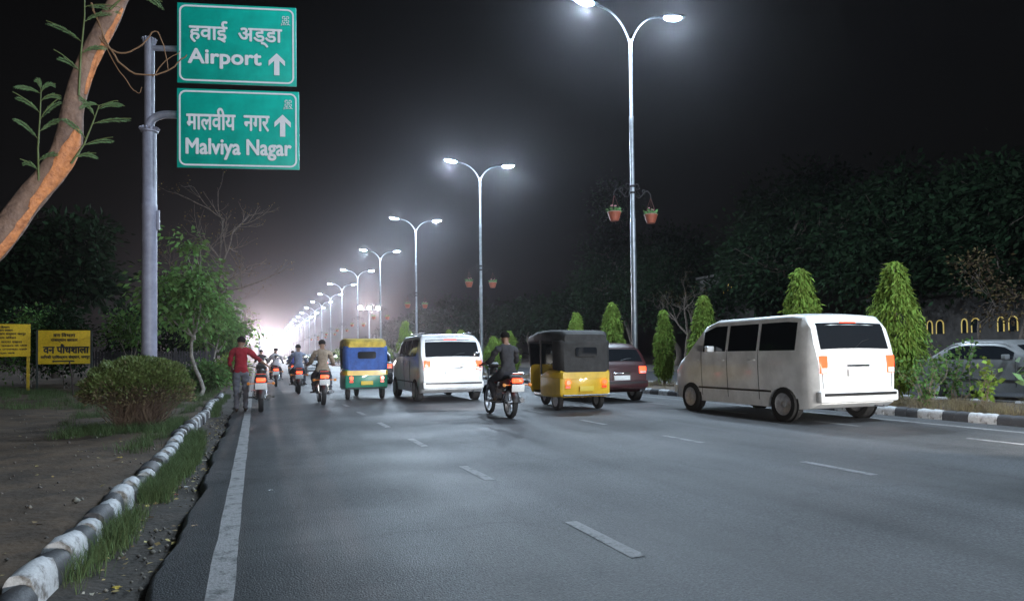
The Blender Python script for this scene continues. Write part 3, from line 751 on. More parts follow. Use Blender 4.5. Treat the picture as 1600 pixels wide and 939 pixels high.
    for pth, r_ in (([(-.93, 4.95, 3.25), (-.86, 4.95, 3.16), (-.76, 4.95, 3.16), (-.67, 4.95, 3.24), (-.60, 4.95, 3.36), (-.55, 4.95, 3.22), (-.53, 4.95, 3.08)], .006),
                    ([(-.97, 4.95, 3.45), (-.88, 4.95, 3.2), (-.78, 4.95, 3.04), (-.62, 4.95, 3.03), (-.5, 4.95, 3.10), (-.42, 4.95, 3.2)], .007),
                    ([(-.93, 4.95, 3.3), (-.85, 4.95, 3.1), (-.75, 4.95, 2.95), (-.70, 4.95, 2.90), (-.68, 4.95, 2.95)], .004),
                    ([(-.62, 4.95, 3.03), (-.56, 4.95, 3.13), (-.46, 4.95, 3.22)], .004)):
        pth = [Vector(p) for p in pth]
        for _ in range(2):
            q = [pth[0]]
            for a_, b_ in zip(pth, pth[1:]): q += [a_.lerp(b_, .25), a_.lerp(b_, .75)]
            pth = q + [pth[-1]]
        pth = [p + Vector((rng.normal(0, .003), 0, rng.normal(0, .003))) for p in pth]
        b = MB(); b.tube([Vector(p) - o for p in pth], [r_ * (1 - .5 * i / (len(pth) - 1)) for i in range(len(pth))], 6); b.build('twig', tw, t, smooth=60, recalc=False)
    # crown above the frame
    n = 9000; C = rng.uniform([-1.3, -.6, 4.5], [2.0, 1.6, 5.8], (60, 3)); C[:, 0] -= .2; idx = rng.integers(0, 60, n)
    Pq = C[idx] + rng.normal(0, .2, (n, 3)); L = rng.uniform(.04, .08, n)
    b = MB()
    for k in range(14):
        b.tube(limb_path(tuple(P[-1] - Vector((0, 0, .02 * k))), C[k], .1, rng, 4), [.02, .016, .012, .008, .005], 5, cap=False)
    b.build('limbs', bark, t, smooth=60, recalc=False)
    V, F = leaves(Pq, rng.normal(0, 1, (n, 3)), rng.normal(0, 1, (n, 3)), L, L * .2); raw_mesh('crown', V, F, leafm, t)
acacia()

# lit young trees beyond the pole
tree('roadside_tree', 'lit young green tree with a white trunk just right of the sign pole', (-1.75, 23.2, .1), 2.0, .07,
     [(-.55, 0, 3.0, .75, .7, .75), (.1, .1, 3.3, .75, .7, .7), (-.2, 0, 4.25, .4, .4, .45), (.45, 0, 2.5, .5, .5, .5), (-.9, 0, 2.5, .5, .5, .4)], 64, 3000, .17, M_SAPL, M_PALEBARK, 21, group='green trees along the left verge', droop=.6)
tree('roadside_tree', 'smaller green tree with thin pale trunk behind the man in red', (-1.35, 28.0, .1), 1.7, .055,
     [(-.2, 0, 2.7, .7, .6, .7), (.35, 0, 2.3, .6, .6, .55), (-.5, 0, 2.1, .5, .5, .5)], 46, 2000, .16, M_SAPL, M_PALEBARK, 22, group='green trees along the left verge', droop=.6)
for i, (x, y, h, lab) in enumerate([(-1.9, 36, 4.2, 'leafy green tree third along the verge past the pole'), (-2.4, 46, 5.0, 'dark leafy tree fourth along the verge past the pole'), (-2.2, 58, 4.6, 'distant dark tree fifth along the verge past the pole'),
                                    (-2.9, 74, 5.4, 'distant dark tree sixth along the verge past the pole'), (-3.2, 98, 6.0, 'farthest roadside tree against the glow at the road end')]):
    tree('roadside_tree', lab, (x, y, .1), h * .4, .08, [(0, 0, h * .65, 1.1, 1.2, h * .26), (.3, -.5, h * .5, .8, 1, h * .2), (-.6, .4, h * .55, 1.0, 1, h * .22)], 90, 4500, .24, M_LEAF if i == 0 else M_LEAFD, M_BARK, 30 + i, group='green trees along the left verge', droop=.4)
bare_tree('bare_tree', 'tall leafless tree with fine twigs behind the lit green tree', (-2.3, 34, .3), 9.5, .16, 3, .5)
bare_tree('bare_tree', 'leafless branch-topped tree leaning over the road edge behind the man', (-1.5, 40, .3), 6.6, .12, 8, .6, lean=(.25, 0))
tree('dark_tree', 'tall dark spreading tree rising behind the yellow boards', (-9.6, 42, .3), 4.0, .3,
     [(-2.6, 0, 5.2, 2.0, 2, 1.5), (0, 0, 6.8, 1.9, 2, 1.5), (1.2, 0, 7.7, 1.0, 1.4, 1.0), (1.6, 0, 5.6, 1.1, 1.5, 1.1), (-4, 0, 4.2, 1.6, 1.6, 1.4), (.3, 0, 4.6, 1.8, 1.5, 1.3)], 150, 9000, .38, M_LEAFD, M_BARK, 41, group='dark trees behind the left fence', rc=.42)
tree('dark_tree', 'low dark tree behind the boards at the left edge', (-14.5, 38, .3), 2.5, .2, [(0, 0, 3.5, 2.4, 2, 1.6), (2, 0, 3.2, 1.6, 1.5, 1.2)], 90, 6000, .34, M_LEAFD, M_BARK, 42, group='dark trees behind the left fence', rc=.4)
for i, (x, y, h, w, mm, lab) in enumerate([(-7.0, 27.5, 2.9, .9, M_LEAF, 'green shrub overhanging the faded yellow board at left'), (-5.9, 26.5, 3.0, .7, M_LEAFD, 'dim green shrub behind and between the two yellow boards'),
                                           (-4.4, 29, 3.2, .9, M_LEAFD, 'dim green shrub rising behind the fence beside the whole yellow board'), (-3.0, 30, 2.9, .8, M_LEAFD, 'small dim shrub behind the fence left of the pole'),
                                           (-8.3, 31, 3.4, 1.3, M_LEAFD, 'dark shrub mass behind the left edge board'), (-1.0, 33, 1.3, .5, M_LEAFY, 'low yellowish weed bush beside the man in red'), (-1.55, 26, 1.0, .45, M_LEAF, 'low green weed bush at the foot of the white trunk')]):
    tree('shrub', lab, (x, y, .25 if x < -2.5 else .08), h * .35, .03, [(0, 0, h * .62, w, w, h * .3), (w * .5, 0, h * .45, w * .6, w * .6, h * .25), (-w * .5, 0, h * .42, w * .6, w * .6, h * .25)], 60, 3200, .13, mm, M_PALEBARK, 60 + i, group='shrubs behind the left verge', cat='shrub', rc=.2, stems=3)
tree('shrub', 'bright green leafy shrub cut by the left edge of the picture', (-5.15, 13.3, .06), .4, .03, [(0, 0, .55, .45, .4, .45), (.1, 0, .25, .4, .4, .25)], 60, 4200, .075, M_LEAF, M_BARK, 77, group='shrubs behind the left verge', cat='shrub', rc=.13, stems=3)
tree('shrub', 'small leafy sprig tree with forked pale stems right of the yellow board', (-3.75, 24.6, .25), .8, .03, [(0, 0, 2.1, .45, .4, .4), (.3, 0, 1.7, .35, .3, .3), (-.35, 0, 1.75, .35, .3, .3)], 26, 800, .13, M_LEAF, M_PALEBARK, 78, group='shrubs behind the left verge', cat='shrub', rc=.18, stems=5)

# weeping conical trees on the median
def ashoka(label, x, y, h, seed, w=.62, m=M_LEAFY):
    rng = np.random.default_rng(seed); t = thing('conical_tree', label, 'tree', (x, y, .12), 0, 'weeping conical trees on the median')
    b = MB(); b.tube([(0, 0, -.1), (.02, 0, h * .4), (-.02, .01, h * .8), (0, 0, h * .95)], [.05, .045, .03, .012], 7); b.build('trunk', M_BARK, t, smooth=60, recalc=False)
    n = 9500; u = rng.uniform(0, 1, n) ** .75; z = h * (1 - u * .86)
    pf = lambda q: np.interp(q, [0, .04, .12, .2, .38, .6, .85, 1], [.12, .34, .42, .55, .86, 1.0, .96, .72])
    prof = .76 * w * pf(u) * (1 + .12 * np.sin(z * 6 + seed) + .08 * np.sin(z * 13))
    a = rng.uniform(0, 2 * PI, n); prof *= 1 + .18 * np.sin(a * 3 + z * 2.5 + seed)
    r = prof * (rng.uniform(.25, 1, n) ** .45)
    kc = 30 + seed % 14; ca = rng.uniform(0, 2 * PI, kc); cz = h * (1 - .86 * rng.uniform(0.02, 1, kc)); ci = rng.integers(0, kc, n); pick = rng.uniform(0, 1, n) < .62
    z = np.where(pick, np.minimum(cz[ci] + rng.normal(0, .13, n), h), z); a = np.where(pick, ca[ci] + rng.normal(0, .28, n), a)
    uz = np.clip((1 - z / h) / .86, .01, 1); r = np.where(pick, w * (.5 + .55 * ((ci * 37) % 11) / 11) * pf(uz) * rng.uniform(.5, 1, n) ** .5, r)
    P = np.stack([r * np.cos(a), r * np.sin(a), z], 1)
    D = np.stack([np.cos(a) * .45, np.sin(a) * .45, np.full(n, -1.0)], 1) + rng.normal(0, .4, (n, 3))
    L = rng.uniform(.09, .19, n); V, F = leaves(P, np.stack([np.cos(a), np.sin(a), np.full(n, .4)], 1) + rng.normal(0, .5, (n, 3)), D, L, L * .12); raw_mesh('crown', V, F, m, t)
    b = MB()
    for k in range(16):
        zz = h * rng.uniform(.2, .85); aa = rng.uniform(0, 2 * PI); rr_ = w * .7 * (1 - zz / h) ** .6
        b.tube([(0, 0, zz), (rr_ * .6 * math.cos(aa), rr_ * .6 * math.sin(aa), zz + .05), (rr_ * math.cos(aa), rr_ * math.sin(aa), zz - .15)], [.012, .009, .005], 4, cap=False)
    b.build('limbs', M_BARK, t, smooth=60, recalc=False)
for i, (x, y, h, w, lab) in enumerate([
    (13.3, 11.4, 3.1, .60, 'bright conical tree on the median, nearest one at the far right'), (13.3, 14.2, 3.3, .56, 'bright conical tree on the median, second from the right'),
    (13.3, 18.4, 2.95, .5, 'medium conical tree on the median, third from the right'), (13.3, 20.7, 2.65, .38, 'thin sparse conical tree on the median, fourth from the right'),
    (13.3, 24.4, 3.2, .55, 'conical tree on the median just left of the tallest lamp post'), (13.3, 27.7, 3.0, .5, 'conical tree on the median, second to the left of the tallest lamp post'),
    (13.3, 36.5, 2.5, .8, 'rounded green tree on the median right of the second lamp post'), (13.3, 39.0, 2.3, .7, 'rounded green tree touching the second lamp post'), (13.3, 46, 3.0, .6, 'green tree on the median just left of the second lamp post'),
    (13.3, 49.3, 3.1, .6, 'green tree on the median, twin of the one left of the second lamp'), (13.3, 56.0, 2.9, .7, 'low green tree just right of the third lamp post'), (13.3, 65.2, 4.6, .95, 'taller pointed green tree left of the third lamp post')]):
    ashoka(lab, x, y, h, 90 + i, w)
for i, (y, lab) in enumerate([(79, 'low hedge bush by the foot of the fourth lamp post'), (88, 'low hedge bush past the fourth lamp post'), (101, 'low hedge bush past the fifth lamp post'), (122, 'distant low hedge bush on the median')]):
    tree('shrub', lab, (13.3, y, .12), .5, .05, [(0, 0, 1.6, 1.0, 1.6, .8), (.2, 1.5, 1.3, .9, 1.2, .7)], 60, 2600, .2, M_LEAFY, M_BARK, 120 + i, group='hedge bushes on the median', cat='shrub', rc=.3)
# scrubby plants at the near end of the median
def weed(label, x, y, h, n_st, seed, mm, spread=.5, lsz=.08, nl=260):
    rng = np.random.default_rng(seed); t = thing('weed_plant', label, 'plant', (x, y, .12), 0, 'scrubby plants on the near median'); b = MB(); P = []
    for k in range(n_st):
        tip = np.array([rng.uniform(-1, 1) * spread, rng.uniform(-1, 1) * spread, h * rng.uniform(.6, 1)])
        p = limb_path((rng.uniform(-.08, .08), rng.uniform(-.08, .08), -.03), tip, .15, rng, 6); b.tube(p, [.011 * (1 - .7 * i / 6) for i in range(7)], 5, cap=False)
        for j in range(nl // n_st):
            q = np.array(p[rng.integers(2, 7)]); P.append(q + rng.normal(0, .06, 3))
    b.build('stems', mat('weed_stem', (0.20, 0.16, 0.11), .9), t, smooth=60, recalc=False)
    P = np.array(P); n = len(P); L = lsz * rng.uniform(.6, 1.4, n); V, F = leaves(P, rng.normal(0, 1, (n, 3)), rng.normal(0, 1, (n, 3)) - np.array([0, 0, .2]), L, L * .3); raw_mesh('leaves', V, F, mm, t)
weed('bushy weed with many pale stems on the median beside the white van', 11.95, 9.6, 1.05, 11, 1, M_LEAF, .42, .08, 420)
weed('thin broad-leaved weed on the median, right of the bushy one', 12.1, 8.6, .95, 5, 2, M_LEAFY, .3, .11, 110)
weed('big-leaved plant on the median cut by the right edge', 12.4, 7.85, 1.25, 4, 3, mat('pale_leaf', (0.16, 0.26, 0.10), .5, island=.3, trans=.3), .25, .2, 60)
weed('low green weed beyond the bushy one on the median', 13.4, 10.1, 1.35, 9, 4, M_LEAF, .5, .09, 420)
weed('low dry weed on the median left of the bushy one', 11.8, 11.0, .4, 8, 5, M_LEAFO, .3, .06, 160)

# far trees beyond the opposite road
for i, (x, y, z, w, mm, lab, bl) in enumerate([
    (38, 66, 19, 5.0, M_LEAFD, 'tall dark narrow-topped tree right behind the tallest lamp post', [(-1.5, 0, 17, 1.8, 1.8, 2.6), (-2, 0, 12.5, 3, 3, 2.6), (2, 0, 10.5, 3.2, 3, 2.8), (-3, 0, 8, 3.5, 3, 3)]),
    (38, 57, 14, 5.0, M_LEAFD, 'dark round tree with a visible fork, next right of the narrow-topped one', [(0, 0, 11, 3.4, 3, 2.2), (2.5, 0, 8.0, 2.5, 2.6, 2.2), (-2.5, 0, 7, 3, 3, 2.5), (2, -3, 4.5, 3.0, 2.6, 2.0)]),
    (38, 47, 11, 4.0, M_LEAFD, 'lower dark green tree in the dip of the right tree line', [(0, 0, 6.0, 3.2, 3.2, 1.8), (0, 3, 4.6, 3, 3, 1.8), (0, -3, 6.4, 3, 2.4, 1.8)]),
    (36, 38.5, 15, 6, M_LEAFD, 'broad tall dark tree, the biggest of the right tree line', [(0, 2, 11.5, 3, 3, 2), (0, -1.5, 12, 3, 3, 2), (0, 4, 9, 3, 3, 2.2), (0, -4, 10, 3, 3.2, 2.4), (-2, 1, 7.5, 3, 4, 2.4)]),
    (36, 30, 12, 5, M_LEAFD, 'dark tree beyond the opposite road behind the nearest conical tree', [(0, 0, 9.5, 3, 3, 2.2), (0, 3, 7.5, 3, 3, 2), (0, -3, 9, 3, 3, 2), (-1, 0, 6, 3, 4, 2)]),
    (36, 24, 11, 5, M_LEAFD, 'dark tree at the right edge above the lit arches', [(0, 0, 8.5, 3, 3, 2.2), (0, -3, 8, 3, 3, 2), (-1, 0, 5.8, 2.6, 3, 1.6)]),
    (40, 84, 10, 5, M_LEAFD, 'low dark tree left of the tallest lamp post beyond the opposite road', [(0, 0, 7, 3.5, 4, 2.2), (0, 5, 6, 3.5, 4, 2)]),
    (40, 100, 11, 5, M_LEAFD, 'far dark tree in the tree line right of the second lamp post', [(0, 0, 7.5, 3.5, 5, 2.4), (0, 7, 6.5, 3.5, 5, 2.2)]),
    (40, 122, 13, 5, M_LEAFD, 'far dark tree behind the second lamp post', [(0, 0, 8, 4, 6, 2.6), (0, 7, 7.5, 4, 5, 2.6)]),
    (40, 142, 15, 5, M_LEAFD, 'far rounded dark tree, highest left of the second lamp post', [(0, 0, 10.5, 4, 6, 3.2), (0, 8, 8, 4, 6, 2.6)]),
    (40, 172, 14, 5, M_LEAFD, 'far dim tree between the second and third lamp posts', [(0, 0, 10, 4, 8, 3.4), (0, 12, 9, 4, 8, 3)]),
    (40, 210, 14, 5, M_LEAFD, 'farthest dim tree left of the third lamp post', [(0, 0, 9, 4, 12, 3.4), (0, 16, 8, 4, 10, 3)])]):
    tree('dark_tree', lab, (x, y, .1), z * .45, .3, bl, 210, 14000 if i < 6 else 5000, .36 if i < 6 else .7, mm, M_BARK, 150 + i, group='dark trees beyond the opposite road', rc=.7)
bare_tree('bare_tree', 'dim reddish bare tree standing among the trees beyond the opposite road', (33.5, 49, .1), 11, .18, 17, .6)
tree('shrub', 'orange-brown lit foliage beyond the opposite road at the right edge', (31, 22.2, .1), 2.5, .08, [(0, 0, 4.6, 1.0, 1.0, 1.1), (0, -1.2, 3.2, 1.0, 1.0, .9)], 40, 1000, .16, mat('leaf_rust', (.075, .045, .016), .8, island=.5), M_BARK, 180, cat='shrub', rc=.3)

# building with lit arches
M_WALL = mat('dark_wall', (0.045, 0.038, 0.034), .85, var=.3, scale=1.2)
M_ARCH = mat('lit_arch_trim', (0.6, 0.45, 0.12), .5, emit=0.28, ecol=(1.0, .72, .18))
def arch_building(label, x, y0, y1, h, ys, z0, hh=.75):
    t = thing('arched_building', label, 'building', (x, 0, .1), 0, 'buildings beyond the opposite road')
    b = MB(); b.box((1.5, (y0 + y1) / 2, h / 2), (3, y1 - y0, h)); b.build('wall', M_WALL, t)
    b = MB(); b.box((1.4, (y0 + y1) / 2, h + .1), (3.4, y1 - y0 + .3, .2)); b.build('parapet', M_WALL, t, bevel=.02)
    for y in ys:
        for dy, w in ((0, .42), (.62, .3)):
            out = [(-w / 2, 0), (-w / 2, hh * .6)] + [(-w / 2 * math.cos(PI * k / 8), hh * .6 + hh * .4 * math.sin(PI * k / 8) ** .8) for k in range(1, 8)] + [(w / 2, hh * .6), (w / 2, 0)]
            b = MB(); b.tube([(-.02, y + dy + a, z0 + c) for a, c in out], .035, 5); win = b.build('arch_frame', M_ARCH, t)
            b = MB(); b.prism([(y + dy + a, z0 + c) for a, c in out], .02, 'yz', -.03); b.build('pane', M_GLASS, win, smooth=0)
    return t
arch_building('low dark building with small yellow-lit arches beyond the opposite road', 36, 17, 33, 4.2, (28.0, 25.95, 24.0), 2.1)
arch_building('dark building with a yellow-lit arch pair seen between the far trees', 36.5, 44, 51, 7.6, (46.9,), 6.1)

# distant floodlight mast, lamp cluster at the road end
def flood(label, x, y, z, n, gap, power, w=.9):
    t = thing('floodlight_mast', label, 'floodlight', (x, y, 0)); b = MB(); b.tube([(0, 0, 0), (0, 0, z)], [.25, .14], 8); b.build('mast', M_STEEL, t)
    b = MB(); b.box((0, 0, z), (gap * (n - 1) + 1.4, .15, .15)); b.build('crossbar', M_STEEL, t)
    for k in range(n):
        xx = (k - (n - 1) / 2) * gap; b = MB(); b.box((xx, -.2, z + .45), (w * 1.3, .3, w * 1.05)); h = b.build('lamp_head', M_BLK, t)
        b = MB(); b.box((xx, -.37, z + .45), (w * 1.2, .03, w * .95)); b.build('lens', mat('flood_lens', (.9, .95, 1), .3, emit=150, ecol=(.85, .92, 1)), h)
    ld = bpy.data.lights.new('flood_light', 'SPOT'); ld.energy = power; ld.color = (1.0, .84, .84); ld.spot_size = R(150); ld.spot_blend = .6; ld.shadow_soft_size = .5
    lo = bpy.data.objects.new('flood_light', ld); COL.objects.link(lo); lo.parent = t; lo.location = (0, -1.0, z + .4); lo.rotation_euler = (R(-84), 0, 0)
flood('bank of three bright floodlights on a distant mast behind the fourth lamp post', 27.4, 180, 13.6, 3, 2.3, 40000, .75)
flood('pair of far floodlights beside the trees at the road end', 0.6, 130, 5.6, 2, 1.6, 12000, .45)
flood('row of four far floodlights low over the road end', 3.5, 330, 9.0, 4, 3.5, 110000, 1.0)
flood('farthest row of floodlights, added for the glow at the vanishing point', 10.0, 420, 8.0, 5, 4.5, 230000, 1.0)  # row added to brighten the haze at the road end

# ------------------------------------------------------------------ vehicles
def interp(tab, y):
    if y <= tab[0][0]: return tab[0][1]
    for (a, b), (c, d) in zip(tab, tab[1:]):
        if y <= c: return b + (d - b) * (y - a) / (c - a)
    return tab[-1][1]
def wheel(parent, x, y, r, w, side, M_hub=None):
    b = MB(); ri = r * .62
    b.lathe([(ri, -w / 2), (r * .92, -w / 2), (r, -w * .3), (r, w * .3), (r * .92, w / 2), (ri, w / 2), (ri, -w / 2)], (x, y, r), 'x', 24)
    wh = b.build('wheel', M_TYRE, parent)
    b = MB(); s = side
    b.lathe([(.0, s * w * .46), (r * .14, s * w * .46), (r * .2, s * w * .40), (r * .5, s * w * .44), (ri, s * w * .50), (ri * 1.02, s * w * .52), (ri * 1.02, -s * w * .3), (0, -s * w * .3)], (x, y, r), 'x', 20)
    b.build('rim', M_hub or M_RIM, wh)
    return wh
def car(label, loc, rz, sp, paint, lit=M_TAIL, group='cars in the traffic', name='car', cat='car'):
    """y = 0 rear bumper, +y forward. sp: dict of tables"""
    t = thing(name, label, cat, loc, rz, group)
    L, W, top, belt = sp['L'], sp['W'], sp['top'], sp['belt']; zmax = max(z for _, z in top); tum = sp.get('tum', .16)
    low = lambda y: .24 + .10 * max(0, 1 - y / .25) + .08 * max(0, 1 - (L - y) / .4)
    tp = lambda y: interp(top, y)
    def hw(y, z):
        pl = 1 - .10 * max(0, 1 - y / .3) ** 2 - .20 * max(0, 1 - (L - y) / .7) ** 2
        if z < belt: q = 1 - .07 * ((belt - z) / belt) ** 2
        else: q = 1 - tum * (z - belt) / (zmax - belt)
        return W / 2 * pl * q
    ys = sorted(set([0, .03, .1, .2] + [y for y, _ in top] + [L * k / 22 for k in range(1, 22)] + [L - .12, L - .03, L]))
    rings = []
    for y in ys:
        zl, zt = low(y), tp(y); half = []
        for k in range(9):
            z = zl + (zt - .05 - zl) * k / 8; half.append((hw(y, z), z))
        w = hw(y, zt); half += [(w - .025, zt - .018), (w - .08, zt), (w * .5, zt + .015), (0, zt + .02)]
        rings.append([(0, y, zl)] + [(x, y, z) for x, z in half[:-1]] + [(0, y, half[-1][1])] + [(-x, y, z) for x, z in reversed(half[:-1])])
    n = len(rings[0]); b = MB(); fs = []
    for i in range(len(ys) - 1):
        for k in range(n): fs.append((i * n + k, i * n + (k + 1) % n, (i + 1) * n + (k + 1) % n, (i + 1) * n + k))
    fs.append(tuple(range(n))); fs.append(tuple(range(len(ys) * n - 1, (len(ys) - 1) * n - 1, -1)))
    b.add([v for r_ in rings for v in r_], fs); b.build('body', paint, t, smooth=40)
    e = .006
    for (a0, a1) in sp['side']:
        for s in (-1, 1):
            q = MB(); vs = []; nz = 4; ny = 5
            for j in range(nz):
                for i in range(ny):
                    y = a0 + (a1 - a0) * i / (ny - 1); zt = min(tp(y), zmax) - .13; z = belt + .03 + max(.01, zt - belt - .03) * j / (nz - 1)
                    vs.append((s * (hw(y, z) + e), y, z))
            q.add(vs, [(j * ny + i, j * ny + i + 1, (j + 1) * ny + i + 1, (j + 1) * ny + i) for j in range(nz - 1) for i in range(ny - 1)]); q.build('side_window', M_GLASS, t, smooth=60)
    for nm, (a0, a1) in (('rear_window', sp['rear']), ('windscreen', sp['front'])):
        q = MB(); vs = []; ny = 5; nx = 7
        for j in range(ny):
            y = a0 + (a1 - a0) * j / (ny - 1); z = tp(y)
            sl = (tp(y + .02) - tp(y - .02)) / .04; nv = Vector((0, -sl, 1)).normalized()
            for i in range(nx):
                u = i / (nx - 1) * 2 - 1; w = (hw(y, z) - .10); vs.append(Vector((u * w, y, z + .016 * (1 - u * u) + .004)) + nv * e)
        q.add(vs, [(j * nx + i, j * nx + i + 1, (j + 1) * nx + i + 1, (j + 1) * nx + i) for j in range(ny - 1) for i in range(nx - 1)]); q.build(nm, M_GLASS, t, smooth=60)
    zl0 = sp.get('lampz', .85); lw, lh = sp.get('lamp', (.24, .16))
    for s in (-1, 1):
        q = MB(); q.box((s * (hw(0, zl0) - lw / 2 - .01), .015, zl0), (lw, .07, lh)); q.build('tail_lamp', lit, t, bevel=.015)
        q = MB(); q.box((s * (hw(L, .66) - .2), L - .02, .66), (.3, .08, .14)); q.build('headlamp', M_HEADL, t, bevel=.02)
        q = MB(); q.box((s * (hw(L * .62, belt) + .09), L * .63, belt + .08), (.17, .1, .12)); q.build('mirror', paint, t, bevel=.02)
    q = MB(); q.box((0, .0, .46), (W * .93, .14, .2)); q.build('rear_bumper', sp.get('bumper', paint), t, bevel=.04)
    q = MB(); q.box((0, L, .45), (W * .84, .12, .2)); q.build('front_bumper', sp.get('bumper', paint), t, bevel=.04)
    q = MB(); q.box((0, -.02, sp.get('platez', .72)), (.46, .05, .12)); q.build('number_plate', M_PLATE, t, bevel=.006)
    r = sp.get('r', .31)
    for y in (sp.get('wr', .75), L - .8):
        for s in (-1, 1):
            q = MB(); q.lathe([(0, 0), (r * 1.1, 0), (r * 1.1, s * .02), (0, s * .02)], (s * (hw(y, r) - .012), y, r), 'x', 20); q.build('wheel_arch', M_BLK, t)
            wheel(t, s * (hw(y, r) - .055), y, r, .2, s)
    for yd in sp.get('seams', []):
        for s in (-1, 1):
            q = MB(); q.tube([(s * (hw(yd, z) + .001), yd, z) for z in [.36 + (belt - .30) * k / 6 for k in range(7)]], .006, 4); q.build('door_seam', M_BLK, t)
            q = MB(); q.box((s * (hw(yd, belt - .14) + .012), yd + .16, belt - .14), (.025, .16, .03)); q.build('door_handle', paint, t, bevel=.006)
    for s in (-1, 1):
        q = MB(); q.tube([(s * (hw(y, .52) + .006), y, .52) for y in [L * .25 + (L * .5) * k / 10 for k in range(11)]], .018, 6); q.build('side_moulding', M_BLK, t)
        q = MB(); q.tube([(s * (hw(0, z) - .06), -.006, z) for z in (.60, .75, min(belt, tp(0)) - .06)], .005, 4); q.build('hatch_seam', M_BLK, t)
    q = MB(); q.box((0, -.008, sp.get('platez', .72) + .12), (.5, .03, .035)); q.build('hatch_handle', M_CHROME, t, bevel=.008)
    q = MB(); q.tube([(0, sp['rear'][0] - .01, tp(sp['rear'][0]) + .03), (.18, sp['rear'][0] + .02, tp(sp['rear'][0] + .03) + .03), (.34, sp['rear'][0] + .03, tp(sp['rear'][0] + .04) + .03)], .007, 5); q.build('wiper', M_BLK, t)
    if sp.get('rack'):
        for s in (-1, 1):
            q = MB(); q.tube([(s * (hw(1.5, zmax) - .1), .5, zmax + .05), (s * (hw(1.5, zmax) - .1), 2.4, zmax + .05)], .015, 6); q.build('roof_rail', M_CHROME, t)
    for s in (-1, 1):
        q = MB(); q.tube([(s * (hw(y, tp(y) - .06) + .004), y, tp(y) - .06) for y in [sp['side'][0][0] - .1 + (sp['side'][-1][1] - sp['side'][0][0]) * k / 10 for k in range(11)]], .008, 5); q.build('roof_gutter', paint, t)
        q = MB(); q.box((s * (hw(0, zl0) - lw / 2 - .01), -.022, zl0 - lh * .32), (lw * .86, .012, lh * .28)); q.build('reverse_lamp', mat('lamp_clear', (.7, .68, .64), .2), t, bevel=.003)
    q = MB(); q.box((0, -.072, .50), (W * .86, .012, .05)); q.build('bumper_strip', M_BLK, t)
    q = MB(); q.tube([(.55, .35, .30), (.55, -.02, .28)], .025, 8); q.build('tailpipe', M_CHROME, t)
    if sp.get('brake'):
        q = MB(); q.box((0, sp['rear'][1] + .02, tp(sp['rear'][1]) + .025), (.36, .04, .03)); q.build('high_brake_lamp', M_TAIL, t)
    return t
def paint(name, c, metal=.0): return mat(name, c, .36, metal=metal, coat=.45, var=.2, scale=2.3, bump=.05, bscale=5)
VAN = dict(L=4.3, W=1.85, belt=1.22, tum=.12, top=[(0, 1.02), (.03, 1.2), (.16, 1.66), (.32, 1.84), (.6, 1.88), (2.7, 1.88), (3.05, 1.78), (3.65, 1.2), (3.9, 1.08), (4.2, .9), (4.3, .7)],
           side=[(.45, 1.35), (1.43, 2.25), (2.33, 3.05)], rear=(.045, .19), front=(3.12, 3.6), lampz=1.0, lamp=(.16, .3), platez=.86, brake=True, seams=(1.39, 2.29, 3.12))
SUV = dict(L=4.4, W=1.8, belt=1.2, tum=.15, top=[(0, .98), (.04, 1.15), (.26, 1.62), (.5, 1.78), (.8, 1.82), (2.6, 1.80), (2.9, 1.7), (3.45, 1.14), (4.2, .98), (4.4, .75)],
           side=[(.55, 1.35), (1.43, 2.15), (2.23, 2.9)], rear=(.06, .30), front=(2.95, 3.4), lampz=.98, lamp=(.17, .26), platez=.8, rack=True, brake=True, seams=(1.39, 2.19))
HATCH = dict(L=3.7, W=1.62, belt=.98, tum=.2, top=[(0, .86), (.04, .98), (.3, 1.36), (.55, 1.48), (.9, 1.52), (2.0, 1.5), (2.25, 1.4), (2.8, .98), (3.45, .82), (3.7, .62)],
             side=[(.6, 1.25), (1.33, 2.3)], rear=(.07, .34), front=(2.3, 2.75), lampz=.82, lamp=(.2, .18), platez=.62, r=.28, wr=.6, seams=(1.29,))
SEDAN = dict(L=4.2, W=1.66, belt=.98, tum=.22, top=[(0, .90), (.05, .98), (.55, 1.02), (1.15, 1.40), (1.5, 1.47), (2.4, 1.45), (2.65, 1.36), (3.2, .98), (3.95, .84), (4.2, .62)],
             side=[(1.1, 1.7), (1.78, 2.75)], rear=(.62, 1.1), front=(2.7, 3.15), lampz=.80, lamp=(.28, .16), platez=.66, r=.29, seams=(1.74, 2.8))
car('white van with dark windows and red tail lamps beside the median', (9.6, 9.0, 0), 0, VAN, paint('paint_white', (.78, .79, .80)), name='van', cat='van')
car('white jeep with roof rails and dark rear glass in the middle lane', (4.95, 17.9, 0), 0, SUV, paint('paint_silver', (.62, .64, .67)), name='jeep', cat='jeep')
car('dark maroon hatchback with red tail lamps ahead of the white van', (8.75, 15.6, 0), 0, HATCH, paint('paint_maroon', (.05, .012, .014)))
car('grey oncoming saloon car beyond the median at the right edge', (17.2, 13.7, 0), PI, SEDAN, paint('paint_pale', (.2, .2, .2)), lit=M_REDDIM)
car('black hatchback with glowing lamps far ahead of the jeep', (5.0, 31, 0), 0, HATCH, paint('paint_black', (.02, .02, .022)))
car('grey saloon far ahead in the third lane', (8.3, 33, 0), 0, SEDAN, paint('paint_grey', (.16, .16, .17)))
car('small white hatchback far down the road behind the motorcycles', (4.2, 52, 0), 0, HATCH, paint('paint_white', (.78, .79, .80)))
